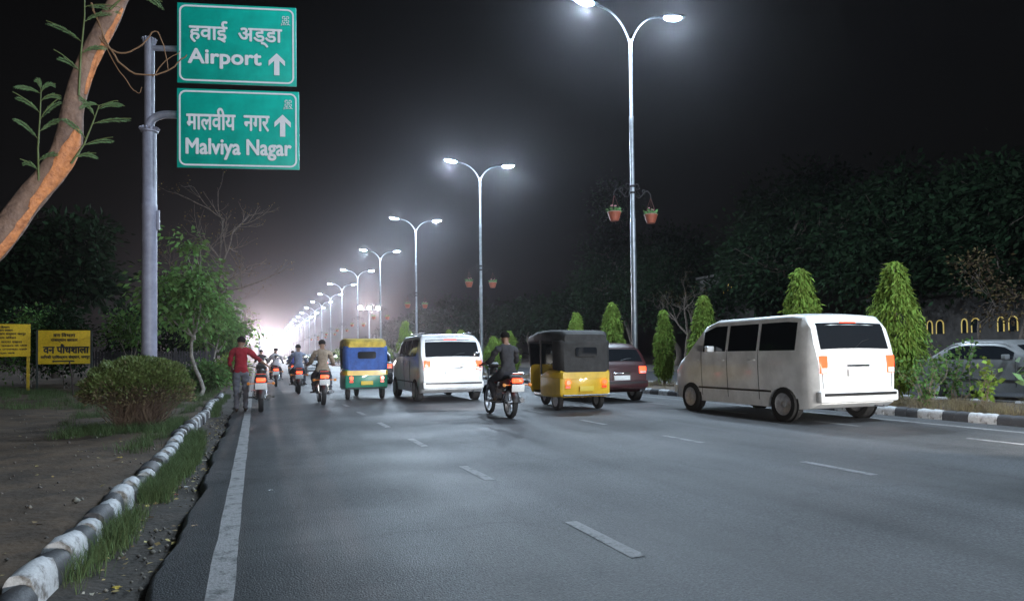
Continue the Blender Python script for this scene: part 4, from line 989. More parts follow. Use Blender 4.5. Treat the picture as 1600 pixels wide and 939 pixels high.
# unseen cars added so their headlights brighten the van, sign and foreground
fc = car('unseen dark saloon car added outside the right edge to light the white van', (9.35, 0.1, 0), 0, SEDAN, paint('paint_grey', (.16, .16, .17)))
fd = car('unseen dark saloon car added behind the camera to light the sign and verge', (2.6, -9.6, 0), 0, SEDAN, paint('paint_grey', (.16, .16, .17)))
for fcar, pw, sx in ((fc, 500, -.55), (fc, 500, .55), (fd, 1800, -.55), (fd, 1800, .55)):
    ld = bpy.data.lights.new('headlight_beam', 'SPOT'); ld.energy = pw; ld.color = (1, .96, .9); ld.spot_size = R(95); ld.spot_blend = .6; ld.shadow_soft_size = .08
    lo = bpy.data.objects.new('headlight_beam', ld); COL.objects.link(lo); lo.parent = fcar; lo.location = (sx, 4.34, .66); lo.rotation_euler = (R(87 if fcar is fc else 99), 0, R(0 if fcar is fc else 8))
# amber indicator of the oncoming car
q = MB(); q.box((16.42, 9.62, .93), (.1, .16, .10)); ind = q.build('indicator_lamp', M_AMBER, None, bevel=.02)
sal = [o for o in bpy.data.objects if o.get('label', '').startswith('grey oncoming')][0]
ind.parent = sal; ind.matrix_parent_inverse = (Matrix.Translation(sal.location) @ Matrix.Rotation(PI, 4, 'Z')).inverted()

def rickshaw(label, loc, rz, low, band, hood, back):
    t = thing('auto_rickshaw', label, 'auto rickshaw', loc, rz, 'three-wheeled auto rickshaws in the traffic')
    L, W = 2.6, 1.3
    def loft(name, m, st, parent=t, cap=True):
        """st: list of (y, z0, z1, halfwidth, corner)"""
        rings = []
        for (y, z0, z1, h, c) in st:
            pts = []
            for cx, cz, a0 in ((h - c, z1 - c, 0), (-h + c, z1 - c, 90), (-h + c, z0 + c, 180), (h - c, z0 + c, 270)):
                for k in range(4): a = R(a0 + 30 * k); pts.append((cx + c * math.cos(a), y, cz + c * math.sin(a)))
            rings.append(pts)
        n = len(rings[0]); b = MB(); fs = []
        for i in range(len(rings) - 1):
            for k in range(n): fs.append((i * n + k, i * n + (k + 1) % n, (i + 1) * n + (k + 1) % n, (i + 1) * n + k))
        fs.append(tuple(range(n))); fs.append(tuple(range(len(rings) * n - 1, (len(rings) - 1) * n - 1, -1)))
        b.add([v for r_ in rings for v in r_], fs); return b.build(name, m, parent, smooth=40)
    loft('rear_body', low, [(0, .36, .86, .54, .08), (.05, .30, .90, .60, .08), (.6, .28, .92, .65, .08), (1.0, .28, .78, .65, .06), (1.05, .28, .5, .64, .05)])
    loft('floor_pan', M_BLK, [(1.0, .26, .36, .62, .04), (1.6, .26, .36, .56, .04), (2.1, .3, .4, .4, .04)])
    loft('nose', low, [(1.95, .32, 1.0, .52, .1), (2.2, .34, .98, .44, .12), (2.45, .42, .86, .26, .12), (2.52, .5, .76, .15, .1)])
    loft('waist_band', band, [(-.012, .70, .84, .555, .03), (.05, .70, .84, .612, .03), (.6, .70, .84, .657, .03), (1.0, .70, .775, .656, .03)])
    loft('hood_roof', hood, [(.0, 1.40, 1.66, .50, .08), (.12, 1.44, 1.74, .58, .1), (.7, 1.50, 1.78, .63, .1), (1.4, 1.52, 1.76, .61, .09), (2.0, 1.50, 1.68, .55, .07), (2.12, 1.5, 1.6, .5, .05)])
    loft('hood_back', back, [(-.01, .84, 1.5, .52, .06), (.06, .86, 1.54, .60, .06), (.3, .88, 1.56, .645, .06), (.34, .88, 1.56, .645, .06)])
    q = MB(); q.prism(rrect(.52, .2, .05), .012, 'xz', -.03); q.xf(Matrix.Translation((0, 0, 1.28))); q.build('rear_window', M_GLASS, t, smooth=0)
    for s in (-1, 1):
        q = MB(); q.tube([(s * .60, 1.05, .5), (s * .61, 1.08, 1.1), (s * .60, 1.1, 1.56)], .022, 6); q.build('side_post', M_BLK, t)
        q = MB(); q.tube([(s * .50, 1.98, .95), (s * .52, 2.0, 1.25), (s * .53, 2.02, 1.56)], .02, 6); q.build('front_post', M_BLK, t)
        q = MB(); q.lathe([(0, -.03), (.05, -.03), (.055, -.005), (.055, .04), (0, .04)], (s * .44, -.02, .62), 'y', 12); q.build('tail_lamp', M_TAIL, t)
        q = MB(); q.box((s * .44, .0, .52), (.1, .05, .05)); q.build('reflector', M_REDDIM, t)  # reflector part given a dim red glow of its own
        wheel(t, s * .5, .42, .22, .11, s)
        q = MB(); q.tube([(s * .5, 2.02, 1.25), (s * .68, 2.06, 1.28)], .01, 5); q.box((s * .72, 2.06, 1.3), (.1, .03, .14)); q.build('mirror', M_BLK, t)
    wheel(t, 0, 2.25, .22, .11, 1)
    q = MB(); q.box((0, 2.03, 1.24), (1.0, .012, .52)); q.build('windscreen', M_GLASS, t)
    q = MB(); q.box((0, .55, .75), (1.08, .5, .16)); q.box((0, .33, 1.0), (1.08, .12, .42)); q.build('bench_seat', M_BLK, t, bevel=.03)
    q = MB(); q.box((0, 1.35, .68), (.5, .35, .14)); q.build('driver_seat', M_BLK, t, bevel=.03)
    q = MB(); q.box((0, -.03, .48), (.34, .03, .11)); q.build('number_plate', mat('plate_yellow', (.6, .45, .05), .5), t, bevel=.004)
    q = MB(); q.tube([(-.56, -.04, .34), (.56, -.04, .34)], .025, 8); q.build('rear_bumper', M_CHROME, t)
    return t
P_YEL = paint('paint_yellow', (.62, .40, .03)); P_GRN = paint('paint_green', (.02, .20, .13)); P_BLUE = mat('blue_cover', (.03, .09, .33), .7, var=.35, scale=4, bump=.9, bscale=5); P_HOOD = mat('hood_yellow', (.50, .36, .05), .75, var=.35, scale=5, bump=.9, bscale=6)
rickshaw('green auto rickshaw with yellow roof and blue back cover', (3.0, 20.2, 0), 0, P_GRN, P_YEL, P_HOOD, P_BLUE)
rickshaw('yellow auto rickshaw with black canopy between jeep and maroon hatchback', (6.75, 13.6, 0), 0, P_YEL, P_YEL, mat('hood_black', (.025, .024, .024), .75, var=.45, scale=5, bump=1.0, bscale=6), mat('hood_black', (.025, .024, .024), .6))

def motorcycle(label, loc, rz, tank, lit=M_TAIL, head=False):
    t = thing('motorcycle', label, 'motorcycle', loc, rz, 'motorcycles in the traffic')
    WB = 1.27
    for y, r, w in ((0, .30, .11), (WB, .30, .085)):
        b = MB(); b.lathe([(r * .80, -w * .32), (r * .9, -w / 2), (r * .97, -w * .38), (r, 0), (r * .97, w * .38), (r * .9, w / 2), (r * .80, w * .32), (r * .80, -w * .32)], (0, y, r), 'x', 28); wh = b.build('wheel', M_TYRE, t)
        b = MB(); b.lathe([(r * .74, -w * .3), (r * .81, -w * .34), (r * .81, w * .34), (r * .74, w * .3), (r * .74, -w * .3)], (0, y, r), 'x', 28)
        for k in range(6):
            a = k * PI / 3; b.box((0, y + math.cos(a) * r * .4, r + math.sin(a) * r * .4), (.022, .03, r * .74), (a - PI / 2, 0, 0))
        b.lathe([(.0, -.07), (.045, -.07), (.045, .07), (0, .07)], (0, y, r), 'x', 12); b.build('rim', M_RIM, wh)
    b = MB(); b.tube([(0, .42, .34), (0, .35, .62), (0, -.25, .72)], .025, 8); b.tube([(0, .42, .34), (0, .85, .40), (0, .98, .80)], .028, 8); b.tube([(0, .3, .66), (0, .95, .84)], .03, 8)
    for s in (-1, 1): b.tube([(s * .085, .0, .30), (s * .085, .4, .36)], .02, 6)
    b.build('frame', M_BLK, t)
    b = MB(); b.box((0, .62, .40), (.26, .34, .26)); b.box((0, .72, .58), (.17, .2, .18), (.25, 0, 0))
    for k in range(5): b.box((0, .72 + k * .008, .52 + k * .032), (.22, .24, .012), (.25, 0, 0))
    b.build('engine', mat('engine_alloy', (.16, .16, .17), .5, metal=.8), t, bevel=.012)
    b = MB(); prof = [(.42, .02, .60), (.47, .10, .70), (.60, .145, .78), (.78, .15, .80), (.90, .11, .79), (.96, .04, .74)]
    for i in range(1): pass
    rings = []
    for (y, w, z) in prof:
        rings.append([Vector((w * math.cos(a), y, .70 + (max(z - .70, .02)) * math.sin(a) * (1.25 if math.sin(a) > 0 else .7))) for a in [2 * PI * k / 14 for k in range(14)]])
    fs = []
    for i in range(len(rings) - 1):
        for k in range(14): fs.append((i * 14 + k, i * 14 + (k + 1) % 14, (i + 1) * 14 + (k + 1) % 14, (i + 1) * 14 + k))
    fs += [tuple(range(14)), tuple(range(len(rings) * 14 - 1, (len(rings) - 1) * 14 - 1, -1))]
    b.add([v for r_ in rings for v in r_], fs); b.build('fuel_tank', tank, t, smooth=60)
    b = MB(); b.prism([(-.32, .80), (-.28, .75), (.1, .72), (.45, .72), (.46, .78), (.2, .775), (.0, .81), (-.25, .85)], .25, 'yz', -.125); b.build('seat', mat('seat_vinyl', (.02, .02, .021), .6), t, bevel=.03)
    for s in (-1, 1):
        b = MB(); b.prism([(-.36, .74), (-.30, .66), (.1, .58), (.36, .56), (.38, .70), (.05, .73), (-.2, .78)], .02 * s, 'yz', s * .115); b.build('side_panel', tank, t, bevel=.006)
        b = MB(); b.tube([(s * .12, -.02, .32), (s * .12, .12, .66)], .022, 8)
        for k in range(7): b.lathe([(.022, -.008), (.034, -.004), (.034, .004), (.022, .008)], (s * .12, -.02 + .14 * (k + 1) / 9, .32 + .34 * (k + 1) / 9), 'z', 10)
        b.build('shock_absorber', M_CHROME, t)
        b = MB(); b.tube([(s * .075, WB, .30), (s * .085, 1.10, .72), (s * .085, 1.02, .96)], .022, 8); b.build('fork', M_CHROME, t)
        b = MB(); b.tube([(s * .12, -.36, .66), (s * .24, -.38, .66)], .009, 6); b.lathe([(0, -.025), (.032, -.02), (.036, .02), (0, .03)], (s * .26, -.38, .66), 'y', 10); b.build('indicator', mat('indicator_amber', (.6, .2, .02), .3), t)
        b = MB(); b.tube([(s * .26, .92, 1.04), (s * .30, .93, 1.16), (s * .36, .94, 1.22)], .007, 5); b.box((s * .38, .93, 1.25), (.13, .02, .08)); b.build('mirror', M_CHROME, t, bevel=.008)
        b = MB(); b.tube([(s * .1, .38, .32), (s * .3, .40, .32)], .016, 6); b.tube([(s * .1, .02, .36), (s * .22, .02, .34)], .014, 6); b.build('foot_peg', M_BLK, t)
        b = MB(); b.tube([(s * .26, .86, 1.04), (s * .37, .80, 1.03)], .02, 8); b.build('grip', M_BLK, t)
    b = MB(); b.tube([(-.33, .82, 1.03), (-.24, .87, 1.045), (-.1, .98, 1.0), (.1, .98, 1.0), (.24, .87, 1.045), (.33, .82, 1.03)], .012, 8); b.build('handlebar', M_CHROME, t)
    b = MB(); b.lathe([(0, -.08), (.07, -.06), (.09, .04), (.085, .07), (0, .075)], (0, 1.1, .90), 'y', 16); hl = b.build('headlight', M_BLK, t)
    b = MB(); b.lathe([(0, .076), (.08, .074), (.06, .09), (0, .1)], (0, 1.1, .90), 'y', 16); b.build('lens', M_HEADL, hl)
    b = MB(); b.box((0, 1.0, 1.02), (.2, .1, .1), (.5, 0, 0)); b.build('instrument_pod', M_BLK, t, bevel=.02)
    for y, r, a0, a1, nm in ((0, .335, 50, 175, 'rear_mudguard'), (WB, .33, 20, 150, 'front_mudguard')):
        q = MB(); vs = []; n = 12
        for k in range(n + 1):
            a = R(a0 + (a1 - a0) * k / n)
            for x, d in ((-.075, -.02), (-.05, 0), (.05, 0), (.075, -.02)): vs.append((x, y + (r + d) * math.cos(a), .30 + (r + d) * math.sin(a)))
        q.add(vs, [(k * 4 + j, k * 4 + j + 1, k * 4 + j + 5, k * 4 + j + 4) for k in range(n) for j in range(3)]); q.build(nm, M_BLK, t, smooth=60, recalc=False)
    b = MB(); b.box((0, -.40, .74), (.20, .10, .085)); b.build('tail_lamp', lit, t, bevel=.02)
    b = MB(); b.box((0, -.43, .60), (.25, .014, .14), (.15, 0, 0)); b.build('number_plate', M_PLATE, t, bevel=.004)
    b = MB(); b.tube([(-.1, -.30, .86), (-.11, -.44, .88), (.11, -.44, .88), (.1, -.30, .86)], .011, 8); b.build('grab_rail', M_CHROME, t)
    b = MB(); b.tube([(.13, .72, .44), (.15, .6, .26), (.16, .3, .28), (.17, -.2, .36)], [.022, .024, .045, .05], 12); b.build('exhaust', M_CHROME, t)
    b = MB(); b.tube([(-.16, -.12, .5), (-.18, .0, .34), (-.18, .3, .34)], .009, 5); b.tube([(-.12, -.1, .5), (-.2, -.12, .5), (-.2, .2, .46)], .008, 5); b.build('saree_guard', M_CHROME, t)
    if head:
        ld = bpy.data.lights.new('headlight_beam', 'SPOT'); ld.energy = 900; ld.color = (.95, .97, 1); ld.spot_size = R(80); ld.spot_blend = .5; ld.shadow_soft_size = .06
        lo = bpy.data.objects.new('headlight_beam', ld); COL.objects.link(lo); lo.parent = t; lo.location = (0, 1.24, .90); lo.rotation_euler = (R(86), 0, 0)
    return t
TK_B = paint('tank_black', (.02, .02, .022)); TK_R = paint('tank_red', (.25, .02, .02)); TK_BL = paint('tank_blue', (.02, .04, .16))

# ------------------------------------------------------------------ people
def person(label, loc, rz, J, shirt, trousers, hair_col=(.012, .010, .009), group=None, sleeve=.0, hands=None, shoe=(.05, .035, .025)):
    """J: dict of joints in local space. one continuous skinned body; hair is a child"""
    t = thing('person', label, 'person', loc, rz, group)
    seq = []
    E_ = []; Vv = []; Rd = []; tagv = []
    def add(p, r, tg, prev=None):
        Vv.append(Vector(p)); Rd.append(r if hasattr(r, '__len__') else (r, r)); tagv.append(tg)
        if prev is not None: E_.append((prev, len(Vv) - 1))
        return len(Vv) - 1
    pel = add(J['pelvis'], (.135, .115), 'shirt')
    wa = add(J['waist'], (.125, .10), 'shirt', pel); ch = add(J['chest'], (.155, .115), 'shirt', wa); sh = add(J['neckbase'], (.10, .085), 'shirt', ch)
    nk = add(J['neck'], .052, 'skin', sh)
    hd = Vector(J['head']); up = (hd - Vector(J['neck'])).normalized(); fw = Vector(J.get('face', (0, 1, 0)))
    h1 = add(hd - up * .02 + fw * .012, (.078, .088), 'skin', nk); h2 = add(hd + up * .075, (.082, .098), 'skin', h1); add(hd + up * .135, (.05, .06), 'skin', h2)
    nose = add(hd - up * .005 + fw * .10, .018, 'skin', h1)
    for s, nm in ((-1, 'l'), (1, 'r')):
        a = add(J['sh_' + nm], (.072, .07), 'shirt', sh); m1 = add(Vector(J['sh_' + nm]).lerp(Vector(J['el_' + nm]), .5), .058, 'shirt', a)
        e = add(J['el_' + nm], .045, 'shirt' if sleeve > .5 else 'skin', m1); m2 = add(Vector(J['el_' + nm]).lerp(Vector(J['wr_' + nm]), .4), .042, 'shirt' if sleeve > .8 else 'skin', e)
        w = add(J['wr_' + nm], .027, 'skin', m2)
        d = (Vector(J['wr_' + nm]) - Vector(J['el_' + nm])).normalized(); cu = Vector(J.get('curl_' + nm, (0, 0, -1)))
        side = d.cross(cu).normalized() * s
        pm = add(Vector(J['wr_' + nm]) + d * .06, (.036, .02), 'skin', w)
        for k, (o, ln) in enumerate(((-.033, .060), (-.011, .07), (.011, .066), (.033, .052))):
            f0 = add(Vector(J['wr_' + nm]) + d * .095 + side * o, .0105, 'skin', pm); f1 = add(Vector(J['wr_' + nm]) + d * (.095 + ln * .55) + side * o + cu * ln * .35, .0095, 'skin', f0)
            add(Vector(J['wr_' + nm]) + d * (.095 + ln * .55) + side * o + cu * ln * .95, .0085, 'skin', f1)
        t0 = add(Vector(J['wr_' + nm]) + d * .045 - side * .045 + cu * .01, .013, 'skin', pm); add(Vector(J['wr_' + nm]) + d * .085 - side * .06 + cu * .035, .0105, 'skin', t0)
        hp = add(J['hip_' + nm], (.098, .10), 'trousers', pel); th = add(Vector(J['hip_' + nm]).lerp(Vector(J['kn_' + nm]), .5), .082, 'trousers', hp)
        kn = add(J['kn_' + nm], .062, 'trousers', th); cf = add(Vector(J['kn_' + nm]).lerp(Vector(J['an_' + nm]), .35), .060, 'trousers', kn)
        an = add(J['an_' + nm], .048, 'trousers', cf); A = Vector(J['an_' + nm]); ff = Vector(J.get('foot', (0, 1, 0)))
        hl = add(A + Vector((0, 0, -.045)) - ff * .02, (.042, .035), 'shoe', an); b1 = add(A + Vector((0, 0, -.055)) + ff * .10, (.042, .03), 'shoe', hl); add(A + Vector((0, 0, -.06)) + ff * .17, (.03, .022), 'shoe', b1)
    me = bpy.data.meshes.new('skeleton'); me.from_pydata([tuple(v) for v in Vv], E_, [])
    ob = bpy.data.objects.new('skeleton', me); COL.objects.link(ob)
    md = ob.modifiers.new('skin', 'SKIN'); md.use_smooth_shade = True
    for i, sv in enumerate(me.skin_vertices[0].data): sv.radius = Rd[i]; sv.use_root = (i == 0)
    ss = ob.modifiers.new('sub', 'SUBSURF'); ss.levels = 2; ss.render_levels = 2
    dg = bpy.context.evaluated_depsgraph_get(); bm_ = bpy.data.meshes.new_from_object(ob.evaluated_get(dg)); bpy.data.objects.remove(ob)
    bm_.name = 'body'; body = link('body', bm_, [shirt, trousers, mat('skin_brown', (.22, .115, .07), .55), mat('shoe_%g' % shoe[0], shoe, .6)], t)
    co = np.array([p.center[:] for p in bm_.polygons]); SV = np.array([v[:] for v in Vv])
    A = np.array([SV[a] for a, b in E_]); B = np.array([SV[b] for a, b in E_]); AB = B - A
    tt = np.clip(((co[:, None] - A) * AB).sum(-1) / ((AB ** 2).sum(-1) + 1e-9), 0, 1); dist = np.linalg.norm(co[:, None] - (A + tt[..., None] * AB), axis=-1)
    ei = dist.argmin(1); te = tt[np.arange(len(co)), ei]
    idx = {'shirt': 0, 'trousers': 1, 'skin': 2, 'shoe': 3}; mi = []
    for c, e, f in zip(co, ei, te):
        a, b = E_[e]; g = tagv[b] if f > .5 else tagv[a]
        if g == 'skin' and tagv[a] == 'shirt' and f < .8 and e != E_.index((sh, nk)): g = 'shirt'
        if a == pel and tagv[b] == 'trousers': g = 'trousers' if c[2] < J['pelvis'][2] - .02 else 'shirt'
        mi.append(idx[g])
    bm_.polygons.foreach_set('material_index', np.array(mi, np.int32)); bm_.shade_smooth()
    wr = np.zeros(len(bm_.vertices))
    for p, m_ in zip(bm_.polygons, mi):
        if m_ < 2:
            for vi in p.vertices: wr[vi] = 1
    for v in bm_.vertices:
        if wr[v.index]:
            x, y, z = v.co; v.co += v.normal * (.007 * math.sin(z * 46 + x * 21 + 2 * math.sin(y * 17)) + .005 * math.sin(z * 83 - x * 47 + y * 31) + .006)
    # hair cap
    rng = np.random.default_rng(len(label)); b = MB(); vs = []; nr = 9; ns = 20
    sidev = up.cross(fw).normalized(); fwo = sidev.cross(up)
    c0 = hd + up * .06 - fwo * .006
    for i in range(nr):
        for k in range(ns):
            a = 2 * PI * k / ns; fr = math.cos(a); lim = 1.15 if fr > .45 else (2.05 if fr < -.1 else 1.5); e = lim * i / (nr - 1)
            r_ = (1 + .05 * math.sin(k * 5 + i * 3) + rng.uniform(-.03, .03)) * (1 if e < 1.7 else .93)
            vs.append(c0 + (up * math.cos(e) * .108 + (fwo * math.cos(a) * .112 + sidev * math.sin(a) * .096) * math.sin(e)) * r_)
    fs = [(i * ns + k, i * ns + (k + 1) % ns, (i + 1) * ns + (k + 1) % ns, (i + 1) * ns + k) for i in range(nr - 1) for k in range(ns)]
    b.add(vs, fs); b.build('hair', mat('hair_black', hair_col, .95, spec=.08, bump=1.0, bscale=60), t, smooth=80)
    for s in (-1, 1):
        b = MB(); b.lathe([(0, -.008), (.02, -.006), (.024, .006), (.012, .01), (0, .006)], (0, 0, 0), 'x', 10); b.xf(Matrix.Translation(hd + up * .015 + sidev * s * .084 - fwo * .01)); b.build('ear', mat('skin_brown', (.22, .115, .07), .55), t)
    return t
def cloth(name, c): return mat(name, c, .9, var=.3, scale=7, bump=1.0, bscale=7, spec=.2)
man = dict(pelvis=(0, 0, .93), waist=(0, 0, 1.06), chest=(.01, .02, 1.25), neckbase=(.01, .02, 1.41), neck=(.01, .03, 1.475), head=(.015, .045, 1.56), face=(.2, .98, 0),
           sh_l=(-.175, .02, 1.38), el_l=(-.24, .05, 1.12), wr_l=(-.20, .26, 1.0), curl_l=(.5, .1, -.8), sh_r=(.19, .03, 1.375), el_r=(.37, .18, 1.20), wr_r=(.545, .30, 1.075), curl_r=(0, .2, -1),
           hip_l=(-.09, 0, .86), kn_l=(-.095, .02, .49), an_l=(-.09, -.04, .09), hip_r=(.09, 0, .86), kn_r=(.105, .05, .49), an_r=(.10, .06, .09))
person('man in red shirt and grey trousers walking and holding the motorcycle handlebar', (-.33, 16.98, 0), 0, man, cloth('shirt_red', (.25, .016, .026)), cloth('trousers_grey', (.13, .135, .16)), sleeve=.6)
motorcycle('unridden motorcycle with lit plate being pushed by the man in red', (.10, 16.68, 0), 0, TK_B)
rider = dict(pelvis=(0, .12, .90), waist=(0, .13, 1.03), chest=(0, .18, 1.22), neckbase=(0, .21, 1.37), neck=(0, .23, 1.44), head=(0, .26, 1.53), face=(0, 1, 0),
             sh_l=(-.19, .20, 1.34), el_l=(-.28, .40, 1.10), wr_l=(-.31, .70, 1.06), curl_l=(0, .3, -1), sh_r=(.19, .20, 1.34), el_r=(.28, .40, 1.10), wr_r=(.31, .70, 1.06), curl_r=(0, .3, -1),
             hip_l=(-.10, .16, .86), kn_l=(-.21, .55, .72), an_l=(-.20, .36, .40), hip_r=(.10, .16, .86), kn_r=(.21, .55, .72), an_r=(.20, .36, .40))
RID = [((4.62, 12.6), 'motorcycle with glowing red tail lamp, nearest in the open lane', 'motorcyclist in dark shirt riding between jeep and yellow rickshaw', (.05, .05, .055), TK_R, True),
       ((1.62, 18.4), 'motorcycle with white plate riding just left of the green rickshaw', 'motorcyclist in tan shirt riding just left of the green rickshaw', (.26, .21, .16), TK_B, False),
       ((1.35, 24.5), 'motorcycle with red lamp just left of the tan rider', 'motorcyclist in grey-blue shirt just left of the tan rider', (.24, .27, .36), TK_BL, False),
       ((.80, 31.5), 'motorcycle with bright tail lamp right of the red-shirted man', 'motorcyclist in white shirt right of the red-shirted man', (.62, .58, .60), TK_B, False),
       ((.25, 38), 'motorcycle of the dark rider beyond the white-shirted one', 'motorcyclist in black shirt at the left of the distant riders', (.03, .03, .035), TK_B, False),
       ((2.1, 44), 'motorcycle of the blue-shirted rider far down the road', 'motorcyclist in deep blue shirt far down the road', (.03, .05, .25), TK_R, False),
       ((1.3, 56), 'farthest motorcycle before the glow at the road end', 'farthest motorcyclist in pale shirt before the road-end glow', (.35, .3, .3), TK_B, False)]
for i, ((x, y), lm, lp, sc_, tk, hl) in enumerate(RID):
    motorcycle(lm, (x, y, 0), 0, tk, head=hl)
    person(lp, (x, y, 0), 0, rider, cloth('shirt_rider_%d' % i, sc_), cloth('trousers_dark', (.05, .05, .06)), sleeve=.6 + .4 * (i % 2), group='motorcyclists riding away')

# ------------------------------------------------------------------ grass and litter
rng = np.random.default_rng(77)
def grass(name, label, roots, h, m, w=.0022):
    P = np.repeat(np.array(roots), 2, 0); P = P + rng.normal(0, .02, P.shape) * np.array([1, 1, 0]); n = len(P); hh = h * rng.uniform(.4, 1.2, n); V, F = blades(P, hh, np.full(n, w) * rng.uniform(.7, 1.4, n), hh * rng.uniform(.2, 1.1, n), rng)
    return tag(raw_mesh(name, V, F, m), label, 'grass', kind='stuff')
pts = []
for (y0, y1, n, xs, xw) in ((5.3, 6.3, 700, -.93, .07), (6.9, 8.3, 2600, -.88, .11), (8.3, 10.2, 3600, -.84, .12), (10.2, 11.5, 1400, -.86, .10), (11.3, 12.6, 1400, -.95, .12), (16.5, 25, 4200, -1.0, .16), (4.2, 5.2, 250, -.95, .05)):
    c = rng.uniform([xs - xw, y0], [xs + xw, y1], (max(6, n // 60), 2)); q = c[rng.integers(0, len(c), n)] + rng.normal(0, [.035, .09], (n, 2)); q[:, 0] = np.clip(q[:, 0], -1.04, -.62)
    pts.append(np.column_stack([q, np.full(n, -.08)]))
grass('grass', 'green grass growing in the gutter against the painted kerb', np.concatenate(pts), .17, M_GRASS)
pts = []
for (x0, x1, y0, y1, n) in ((-2.9, -1.2, 12.2, 13.4, 2200), (-1.5, -1.2, 10.8, 13.8, 1100), (-3.4, -1.3, 14.2, 20, 2200), (-7, -2.6, 17.5, 24, 6000), (-2.5, -1.2, 20, 30, 4000), (-1.7, -1.22, 8.5, 11, 200)):
    c = rng.uniform([x0, y0], [x1, y1], (n // 45, 2)); q = c[rng.integers(0, len(c), n)] + rng.normal(0, .09, (n, 2)); q = q[q[:, 0] < -1.2]
    pts.append(np.column_stack([q, verge_z(q[:, 0], q[:, 1]) - .01]))
grass('grass', 'scattered green grass tufts on the dark verge around the bush', np.concatenate(pts), .16, M_GRASS)
pts = []
for (x0, x1, y0, y1, n) in ((11.5, 12.4, 6, 14, 3500), (11.5, 14.6, 7, 40, 6500)):
    c = rng.uniform([x0, y0], [x1, y1], (n // 40, 2)); q = c[rng.integers(0, len(c), n)] + rng.normal(0, .1, (n, 2)); q = q[q[:, 0] > 11.5]; pts.append(np.column_stack([q, np.full(len(q), .10)]))
grass('dry_grass', 'dry straw-coloured grass along the median kerb', np.concatenate(pts), .22, M_DRYGR)
# fallen leaves (uncountable) and a few scraps
n = 520; x = np.where(rng.uniform(0, 1, n) < .7, rng.uniform(-1.02, -.5, n), rng.uniform(-3.5, -1.2, n)); y = rng.uniform(3.2, 16, n)
z = np.where(x > -1.05, -.065, verge_z(x, y) + .012); P = np.column_stack([x, y, z]); D = rng.normal(0, 1, (n, 3)); D[:, 2] *= .15
L = rng.uniform(.02, .06, n); V, F = leaves(P, np.tile([0, 0, 1.], (n, 1)) + rng.normal(0, .3, (n, 3)), D, L, L * .35)
tag(raw_mesh('fallen_leaves', V, F, mat('dead_leaf', (.30, .22, .09), .8, island=.6)), 'dead leaves scattered in the gutter and on the verge', 'leaves', kind='stuff')
n = 900; x = np.where(rng.uniform(0, 1, n) < .6, rng.uniform(-1.02, -.5, n), rng.uniform(-4.5, -1.2, n)); y = rng.uniform(3.2, 18, n)
z = np.where(x > -1.05, -.085, verge_z(x, y)); b = []; Vs = []; Fs = []; k0 = 0
ico = np.array([(0, 0, 1), (.9, 0, .1), (0, .9, 0), (-.9, .1, .1), (.1, -.9, 0), (0, 0, -1)]); icf = np.array([(0, 1, 2), (0, 2, 3), (0, 3, 4), (0, 4, 1), (5, 2, 1), (5, 3, 2), (5, 4, 3), (5, 1, 4)])
for i in range(n):
    s = rng.uniform(.006, .022) * (2 if rng.uniform() < .06 else 1); Vs.append(ico * s * rng.uniform(.6, 1.2, (6, 3)) + [x[i], y[i], z[i] + s * .3]); Fs.append(icf + k0); k0 += 6
tag(raw_mesh('gravel', np.concatenate(Vs), np.concatenate(Fs), mat('pebble', (.16, .14, .12), .9, island=.5)), 'small pebbles and clods on the verge and gutter', 'gravel', kind='stuff')
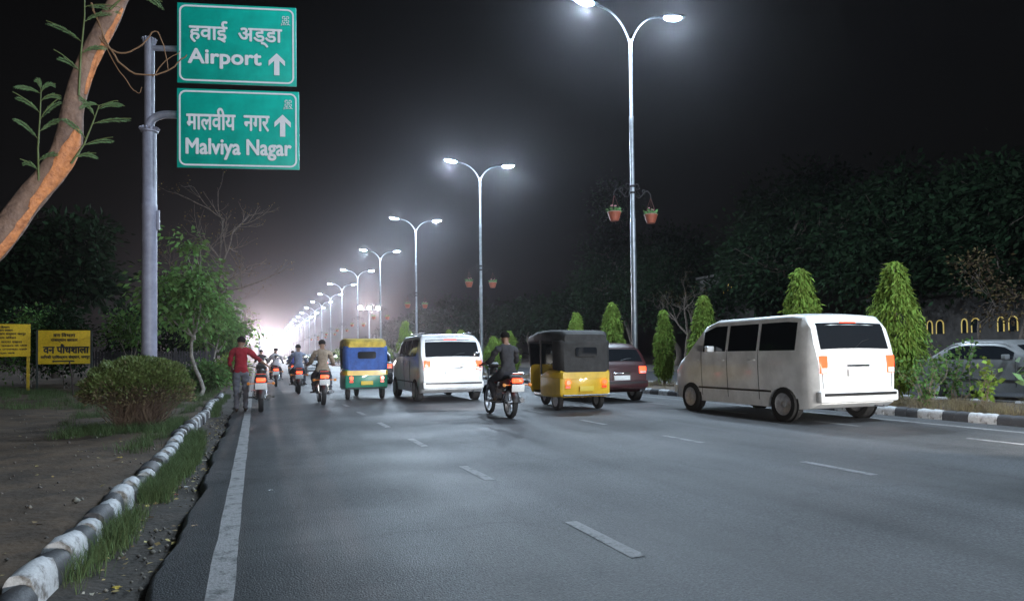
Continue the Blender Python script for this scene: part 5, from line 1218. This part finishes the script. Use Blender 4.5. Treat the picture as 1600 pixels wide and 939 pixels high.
def scrap(label, x, y, z, s, c, seed):
    r = np.random.default_rng(seed); n = 5; g = np.linspace(-1, 1, n); X, Y = np.meshgrid(g, g); V = np.stack([X * s + r.normal(0, s * .08, X.shape), Y * s * .6 + r.normal(0, s * .08, X.shape), z + s * .25 + r.uniform(-.2, .25, X.shape) * s], -1).reshape(-1, 3)
    a = r.uniform(0, PI); ca, sa = math.cos(a), math.sin(a); V[:, :2] = V[:, :2] @ np.array([[ca, sa], [-sa, ca]]) ; V[:, 0] += x; V[:, 1] += y
    i = (np.arange(n - 1)[:, None] * n + np.arange(n - 1)[None]).ravel()
    tag(raw_mesh('litter_scrap', V, np.stack([i, i + 1, i + 1 + n, i + n], 1), mat('scrap_%g_%g' % (c[0], c[1]), c, .7)), label, 'litter', 'litter scraps in the gutter')
for i, (l_, x, y, s, c) in enumerate([('crumpled pale paper scrap in the gutter, bottom of the picture', -.86, 4.35, .05, (.45, .4, .32)), ('yellow wrapper scrap in the near gutter', -.74, 4.45, .03, (.5, .36, .05)), ('red wrapper scrap in the near gutter', -.80, 4.2, .025, (.35, .04, .03)),
                                      ('small white scrap beside the second grass clump', -.66, 7.7, .022, (.7, .7, .7)), ('tiny red and white wrapper beside the gutter grass', -.72, 7.3, .022, (.6, .15, .12)), ('pale leaf-like scrap beyond the gutter grass', -.62, 9.6, .03, (.5, .46, .35)),
                                      ('yellowish scrap on the verge beside the kerb', -1.5, 9.2, .045, (.4, .28, .05)), ('white scrap on the asphalt near the edge line', .12, 6.7, .018, (.7, .7, .7)), ('brown leaf scrap on the asphalt edge', -.42, 5.5, .02, (.35, .25, .15))]):
    scrap(l_, x, y, (-.08 if -1.05 < x < -.5 else (.06 if x < -1.05 else .004)), s, c, i)

# ------------------------------------------------------------------ haze
b = MB(); b.box((0, 600, 10.5), (1900, 1900, 23.2)); hz = b.build('haze', None, smooth=0)
hm = bpy.data.materials.new('haze_air'); hm.use_nodes = True; hn = hm.node_tree.nodes; hn.remove(hn['Principled BSDF'])
pv = hn.new('ShaderNodeVolumePrincipled'); pv.inputs['Density'].default_value = HAZE; pv.inputs['Color'].default_value = (.94, .90, .96, 1); pv.inputs['Anisotropy'].default_value = 0.89
hm.node_tree.links.new(pv.outputs[0], hn['Material Output'].inputs['Volume'])
hz.data.materials.append(hm); tag(hz, 'thin dusty night haze over the whole road', 'haze', kind='stuff')
